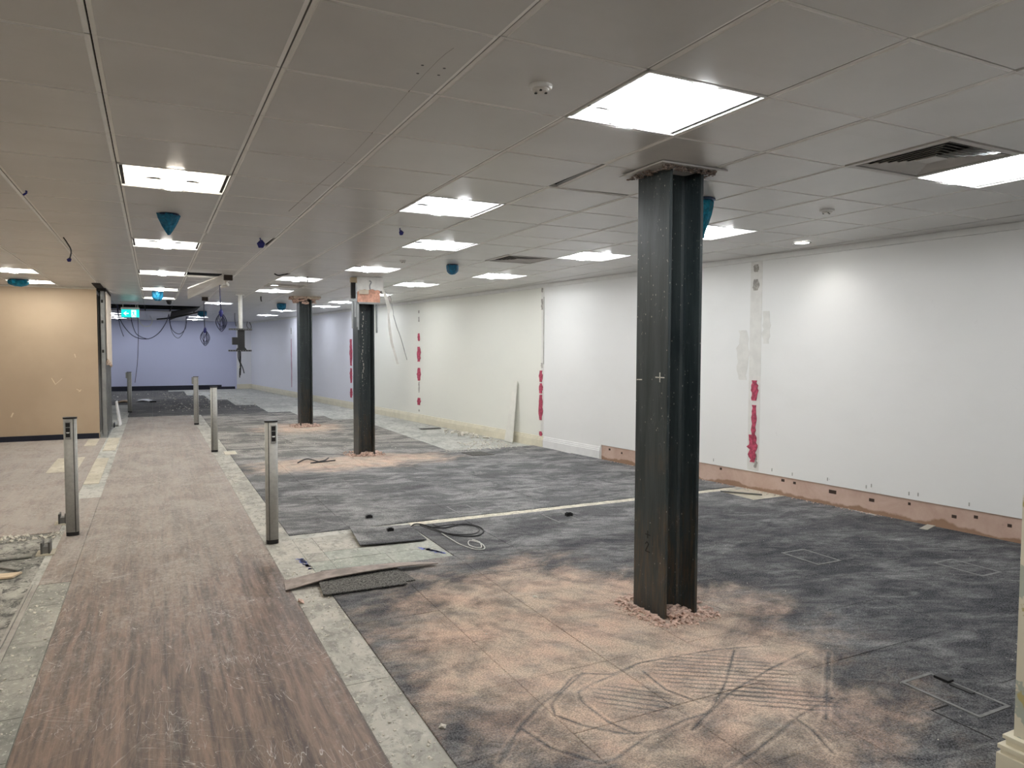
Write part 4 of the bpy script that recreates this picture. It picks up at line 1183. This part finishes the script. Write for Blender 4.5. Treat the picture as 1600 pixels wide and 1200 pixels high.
# crumbs
def crumbs(label, *areas):
    q = MB()
    for (n, x0, x1, y0, y1, r0, r1, z) in areas:
        for k in range(n):
            x, y = rnd.uniform(x0, x1), rnd.uniform(y0, y1)
            if x > wx(y) - .06: continue
            q.chunk((x, y, z), r0 + (r1 - r0) * rnd.random() ** 3)
    tag(q.build('plaster_crumbs', CRUMB), label, 'crumbs', kind='stuff')
crumbs('fine pale crumbs on the bare strip right of the walkway', (700, .76, .96, 1.5, 5.0, .0015, .010, -.006), (200, .76, .96, 6.0, 11.2, .002, .012, -.006))
crumbs('pale crumbs on the slate grey strip left of the walkway', (420, -.68, -.52, 2, 5.4, .002, .012, -.005))
crumbs('white crumbs over the bare screed at the left edge', (420, -1.5, -.78, 3, 5.6, .003, .014, SZ))
crumbs('tan plaster crumbs in a line beside the left gate post', (160, -1.3, -.7, 6.75, 6.95, .005, .025, SZ))
crumbs('pale crumbs on the bare grey floor panels', (160, .97, 1.40, 4.95, 5.9, .002, .007, -.006))
crumbs('white crumbs along the cream tape line', (260, 2.5, 5.3, 5.86, 5.95, .002, .010, -.006))
crumbs('white specks on the dark carpet in front', (350, 1, 5.8, 1.5, 4.3, .0015, .005, 0))
crumbs('white specks on the vinyl walkway', (300, -.5, .75, 1.6, 8, .001, .004, -.002))
crumbs('white rubble scattered on the floor near the leaning board', (500, 4.45, 5.2, 9.9, 10.9, .004, .022, SZ), (120, 3.9, 4.4, 9.8, 10.2, .004, .016, 0))
crumbs('white crumbs on the carpet between middle and far columns', (300, 1, 4, 10.6, 14.0, .004, .014, 0))
crumbs('white crumbs on the far dark carpet', (500, 0.1, 2.5, 19, 28, .006, .03, 0), (120, -3, 0, 23.6, 28, .006, .03, 0))
crumbs('crumbs on the bare cream square by the wall', (80, 5.76, 5.95, 5.38, 5.85, .002, .01, -.006))
q = MB()
for k in range(300):
    y = rnd.uniform(4.2, 8.3); px, py, _ = wp(y, rnd.uniform(.0, .07) + .02); q.chunk((px, py, 0), .002 + .008 * rnd.random() ** 2)
tag(q.build('plaster_crumbs', RUBBLE), 'crumbs along the foot of the bare plaster band', 'crumbs', kind='stuff')
q = MB()
for k in range(70):
    y = rnd.gauss(11.9, .35); q.chunk((wx(y) - .08 - abs(rnd.gauss(0, .16)), y, SZ), rnd.uniform(.015, .05))
tag(q.build('rubble_heap', CRUMB), 'low heap of white rubble against the cream skirting', 'rubble', kind='stuff')

# ------------------------------------------------------------------ things hanging from the ceiling
def tail(x, y, pts, r, label, mat=CABLE, tip=None):
    v = empty('cable_tail', (x, y, H), label, 'cable', 'short cable tails from the ceiling')
    MB().tube([(x + a, y + b_, H + c) for a, b_, c in pts], r, 6, 5).build('cable', mat, v)
    if tip:
        a, b_, c = pts[-1]; t = MB(); s = tip
        t.hexa([(x + a - s * .6, y + b_ - .01, H + c - s * 1.1), (x + a + s * .5, y + b_ - .01, H + c - s * .9), (x + a + s * .4, y + b_ + .01, H + c - s), (x + a - s * .4, y + b_ + .01, H + c - s)],
               [(x + a - s, y + b_ - .015, H + c - s * .1), (x + a + s * .8, y + b_ - .015, H + c), (x + a + s * .3, y + b_ + .015, H + c + s * .9), (x + a - s * .2, y + b_ + .015, H + c + s * .8)])
        t.build('taped_end', BLUE, v)
tail(.90, 6.98, [(0, 0, 0), (.005, 0, -.02), (.01, 0, -.05)], .006, 'dark blue taped cable end hanging beside the loose tile near the walkway', BLUE, .04)
tail(1.88, 5.86, [(0, 0, 0), (.0, 0, -.02), (.01, 0, -.035)], .005, 'tiny blue taped cable end hanging between the two middle lights', BLUE, .024)
tail(-.72, 5.62, [(0, 0, 0), (.005, 0, -.012), (-.015, 0, -.03)], .006, 'very short dark cable stub at the upper left of the ceiling', BLUE)
tail(-.72, 7.8, [(0, 0, .0), (.03, 0, -.05), (.06, 0, -.12), (.045, 0, -.2)], .006, 'bent black cable tail with blue tip at the left of the ceiling', CABLE, .022)
tail(1.57, 10.1, [(-.09, 0, -.01), (-.04, 0, -.03), (.02, 0, -.02), (.12, 0, .005)], .009, 'short black wire lying along the ceiling left of the third-row light')
tail(1.97, 10.36, [(0, 0, 0), (.0, 0, -.04), (-.005, 0, -.085)], .006, 'short straight black wire hanging over the third-row light')
tail(1.90, 14.7, [(0, 0, 0), (.0, 0, -.06), (.01, 0, -.1)], .012, 'short dark cable stub right of the silver ceiling pole')
def coil(x, y, ztop, z0, z1, w, label, mat):
    v = empty('hanging_cable_coil', (x, y, H), label, 'cable coil')
    MB().tube([(x - .01, y, ztop), (x - .012, y, (ztop + z1) / 2), (x, y, z1)], .008, 6, 5).build('drop_cable', mat, v)
    for k in range(4):
        P = []; ww = w * (.30 + .09 * k); dz = (z1 - z0) * (.72 + .09 * k)
        for i in range(13):
            a = 2 * math.pi * i / 12; P.append((x + ww * math.sin(a) * (.5 + .12 * k) + .012 * math.sin(3 * a + k), y + .02 * math.cos(2 * a + k), z1 - dz / 2 + dz / 2 * math.cos(a)))
        MB().tube(P, .007, 6, 3).build('loop', mat, v)
    MB().lathe((x, y, z1), [(.02, -.06), (.032, -.03), (.03, .01), (.012, .05)], 8, .4).build('tape_wrap', BLUE, v)
coil(.92, 11.5, H, 1.78, 2.06, .13, 'blue cable coil hanging high, nearer the silver ceiling pole', CABLEB)
coil(.94, 15.6, H, 1.58, 1.90, .15, 'dark cable coil hanging lower, left of the silver ceiling pole', CABLEB)
for x, y, lab in ((.94, 10.56, 'small brown socket box at the ceiling above the dropped white tile'), (.93, 15.3, 'small brown socket box at the ceiling above the lower cable coil')):
    v = empty('socket_box', (x, y, H), lab, 'socket box')
    MB().box(x - .055, x + .055, y - .04, y + .04, H - .085, H - .012).build('box', plain('brown_black_box', (.035, .024, .018), .6), v)
    MB().box(x - .075, x + .075, y - .06, y + .06, H - .012, H).build('flange', CEIL, v)
# dropped white tile
q = MB(); A, B_, C_, D = Vector((.90, 10.55, 2.535)), Vector((.99, 11.15, 2.50)), Vector((.46, 11.30, 2.235)), Vector((.44, 10.80, 2.345))
u = Vector((0, 0, .015)); q.hexa([A, D, C_, B_], [A + u, D + u, C_ + u, B_ + u])
v = empty('dropped_ceiling_tile', (.9, 10.7, 2.2), 'white ceiling tile hanging down at an angle above the walkway', 'ceiling tile')
q.build('panel', plain('tile_white', (.62, .60, .57), .6), v)
MB().tube([(.98, 10.55, 2.53), (.94, 10.9, 2.47), (.99, 11.15, 2.44), (.90, 11.25, 2.42)], .018, 6, 5).build('bent_edge', plain('tile_white', (.62, .60, .57), .6), v)
# torn panel at the void
v = empty('torn_ceiling_panel', (.7, 19.8, 2.3), 'dark torn ceiling panel sagging from the open ceiling void', 'ceiling panel')
a_, b_, c_, d_ = Vector((1.02, 19.1, 2.53)), Vector((1.02, 19.9, 2.50)), Vector((.38, 20.4, 2.24)), Vector((.42, 19.3, 2.40))
u = Vector((0, 0, .025)); MB().hexa([a_, d_, c_, b_], [a_ + u, d_ + u, c_ + u, b_ + u]).build('panel', plain('dark_panel', (.03, .029, .03), .7), v)
MB().tube([(.10, 19.6, 2.24), (.5, 19.7, 2.30), (1.0, 19.3, 2.42)], .02, 6, 4).build('broken_rail', plain('dark_panel', (.03, .029, .03), .7), v)
# loops of cable under the void
def loop(pts, r, label, mat=CABLEB):
    tag(MB().tube(pts, r, 6, 8).build('sagging_cable', mat), label, 'cable')
Y_ = 18.95
loop([(-.72, Y_, 2.54), (-.70, Y_, 2.3), (-.58, Y_, 2.02), (-.38, Y_, 1.80), (-.1, Y_, 1.75), (.12, Y_, 1.88), (.28, Y_, 2.12), (.36, Y_ + .4, 2.34)], .009, 'long cable sagging in a deep loop under the ceiling void')
loop([(-.46, Y_ + .1, 2.54), (-.44, Y_ + .1, 2.2), (-.36, Y_ + .1, 1.9), (-.25, Y_ + .1, 1.80), (-.12, Y_ + .1, 1.75)], .008, 'second cable joining the bottom of the deep loop under the void')
loop([(-.30, Y_, 2.54), (-.28, Y_, 2.2), (-.20, Y_, 2.06), (-.06, Y_, 2.06), (.0, Y_, 2.18), (-.05, Y_, 2.3)], .009, 'pale cable loop just right of the exit sign', CABLEW)
loop([(.36, Y_ + .3, 2.36), (.42, Y_ + .3, 2.0), (.58, Y_ + .3, 1.88), (.72, Y_ + .3, 2.02), (.76, Y_ + .3, 2.3)], .008, 'cable loop under the torn dark panel, upper one')
loop([(.36, Y_ + .4, 2.34), (.42, Y_ + .4, 1.94), (.56, Y_ + .4, 1.78), (.70, Y_ + .4, 1.98), (.75, Y_ + .4, 2.32)], .006, 'thin cable loop under the torn dark panel, lower one')
loop([(-.30, Y_, 2.54), (-.30, Y_, 1.8), (-.33, Y_, 1.2), (-.39, Y_, .72)], .006, 'long thin cable hanging straight down beside the farthest gate post')
loop([(-.70, Y_ - .1, 2.54), (-.68, Y_ - .1, 2.1), (-.60, Y_ - .1, 1.8)], .007, 'short cable end hanging left of the deep cable loop')

# exit sign
xs_, ys_, zs_ = -.43, 17.9, 2.18
v = empty('exit_sign', (xs_, ys_, zs_), 'green running-man exit sign with left arrow hung from the ceiling', 'exit sign')
MB().box(xs_ - .18, xs_ + .18, ys_ - .03, ys_ + .03, zs_ + .20, zs_ + .245).build('housing', WHITE, v)
GREEN = glow('exit_green', (.0, .42, .38), .85); SWHITE = glow('exit_white', (.55, .95, .95), .95)
face = MB().box(xs_ - .175, xs_ + .175, ys_ - .012, ys_ + .012, zs_ + .03, zs_ + .20).build('panel', GREEN, v)
def poly(name, pts, mat, dy=0.0):
    yy = ys_ - .0135 - dy; n_ = len(pts)
    vs = [(xs_ + a, yy, zs_ + z) for a, z in pts] + [(xs_ + a, yy + .0012, zs_ + z) for a, z in pts]
    MB().add(vs, [tuple(range(n_)), tuple(range(2 * n_ - 1, n_ - 1, -1))] + [(k, n_ + k, n_ + (k + 1) % n_, (k + 1) % n_) for k in range(n_)]).build(name, mat, face)
poly('arrow', [(-.135, .112), (-.085, .155), (-.068, .155), (-.102, .122), (-.03, .122), (-.03, .102), (-.102, .102), (-.068, .069), (-.085, .069)], SWHITE)
poly('doorway', [(.02, .035), (.115, .035), (.115, .188), (.02, .188)], SWHITE)
for pts in ([(.058, .160), (.070, .166), (.074, .156), (.064, .150)], [(.048, .148), (.074, .150), (.076, .10), (.056, .10)], [(.025, .125), (.05, .148), (.056, .138), (.03, .115)], [(.074, .148), (.10, .128), (.104, .138), (.076, .156)],
            [(.056, .102), (.07, .10), (.05, .07), (.03, .045), (.022, .055), (.042, .078)], [(.064, .102), (.078, .10), (.10, .075), (.112, .05), (.10, .045), (.088, .066)]):
    poly('running_figure', pts, GREEN, .001)
MB().tube([(xs_ - .14, ys_, zs_ + .245), (xs_ - .14, ys_, H)], .006, 6, 1).build('hanger', CABLEW, v)
MB().tube([(xs_ + .11, ys_, zs_ + .245), (xs_ + .11, ys_, H)], .006, 6, 1).build('hanger', CABLEW, v)
MB().box(xs_ - .22, xs_ + .16, ys_ - .05, ys_ + .05, H - .02, H - .001).build('ceiling_plate', WHITE, v)

# screen mount pole
x, y = 1.49, 14.4
v = empty('screen_mount', (x, y, 1.4), 'silver ceiling pole with black double screen bracket and dangling leads', 'screen mount')
MB().cyl((x, y), .038, 1.90, H, 14).build('pole', plain('pole_chrome', (.60, .60, .57), .3, .6), v)
MB().cyl((x, y), .075, H - .02, H - .001, 16).build('ceiling_flange', WHITE, v)
MB().box(x - .055, x + .065, y - .05, y + .05, 1.50, 1.90).build('bracket_body', BLACK, v)
MB().box(x - .155, x - .05, y - .045, y + .04, 1.60, 1.74).build('junction_box', BLACK, v)
for z0, dx in ((1.875, .0), (1.475, -.012)):
    r = MB().box(x - .21 + dx, x + .19 + dx, y - .11, y + .02, z0, z0 + .03).build('rail', BLACK, v)
    for k in range(9):
        MB().box(x - .20 + dx + k * .045, x - .175 + dx + k * .045, y - .114, y - .109, z0 + .008, z0 + .022).build('rail_slot', plain('slot_grey', (.16, .16, .16), .6), r)
q = MB().hexa([(x - .09, y - .06, 1.505), (x + .10, y - .06, 1.505), (x + .10, y + .02, 1.505), (x - .09, y + .02, 1.505)], [(x - .05, y - .06, 1.56), (x + .06, y - .06, 1.56), (x + .06, y + .02, 1.56), (x - .05, y + .02, 1.56)]); q.build('gusset', BLACK, v)
for k, pts in enumerate(([(x - .05, y, 1.49), (x - .05, y, 1.35), (x - .01, y, 1.2), (x - .02, y, 1.02)], [(x - .03, y, 1.49), (x - .02, y, 1.3), (x + .03, y, 1.15), (x + .05, y, 1.06)], [(x - .01, y, 1.49), (x - .01, y, 1.3), (x - .03, y, 1.12), (x - .03, y, .98)])):
    MB().tube(pts, .009, 6, 5).build('lead', CABLE, v)
MB().box(x - .055, x - .03, y - .02, y, 1.16, 1.20).build('lead_plug', CABLEW, v)
for pts in ([(x + .12, y, 2.04), (x + .11, y, 1.96), (x + .14, y, 1.91)], [(x + .16, y, 2.03), (x + .19, y, 1.95), (x + .18, y, 1.91)], [(x - .1, y, 2.2), (x - .1, y, 2.05), (x - .08, y, 1.95)]):
    MB().tube(pts, .006, 6, 4).build('loose_lead', CABLE, v)
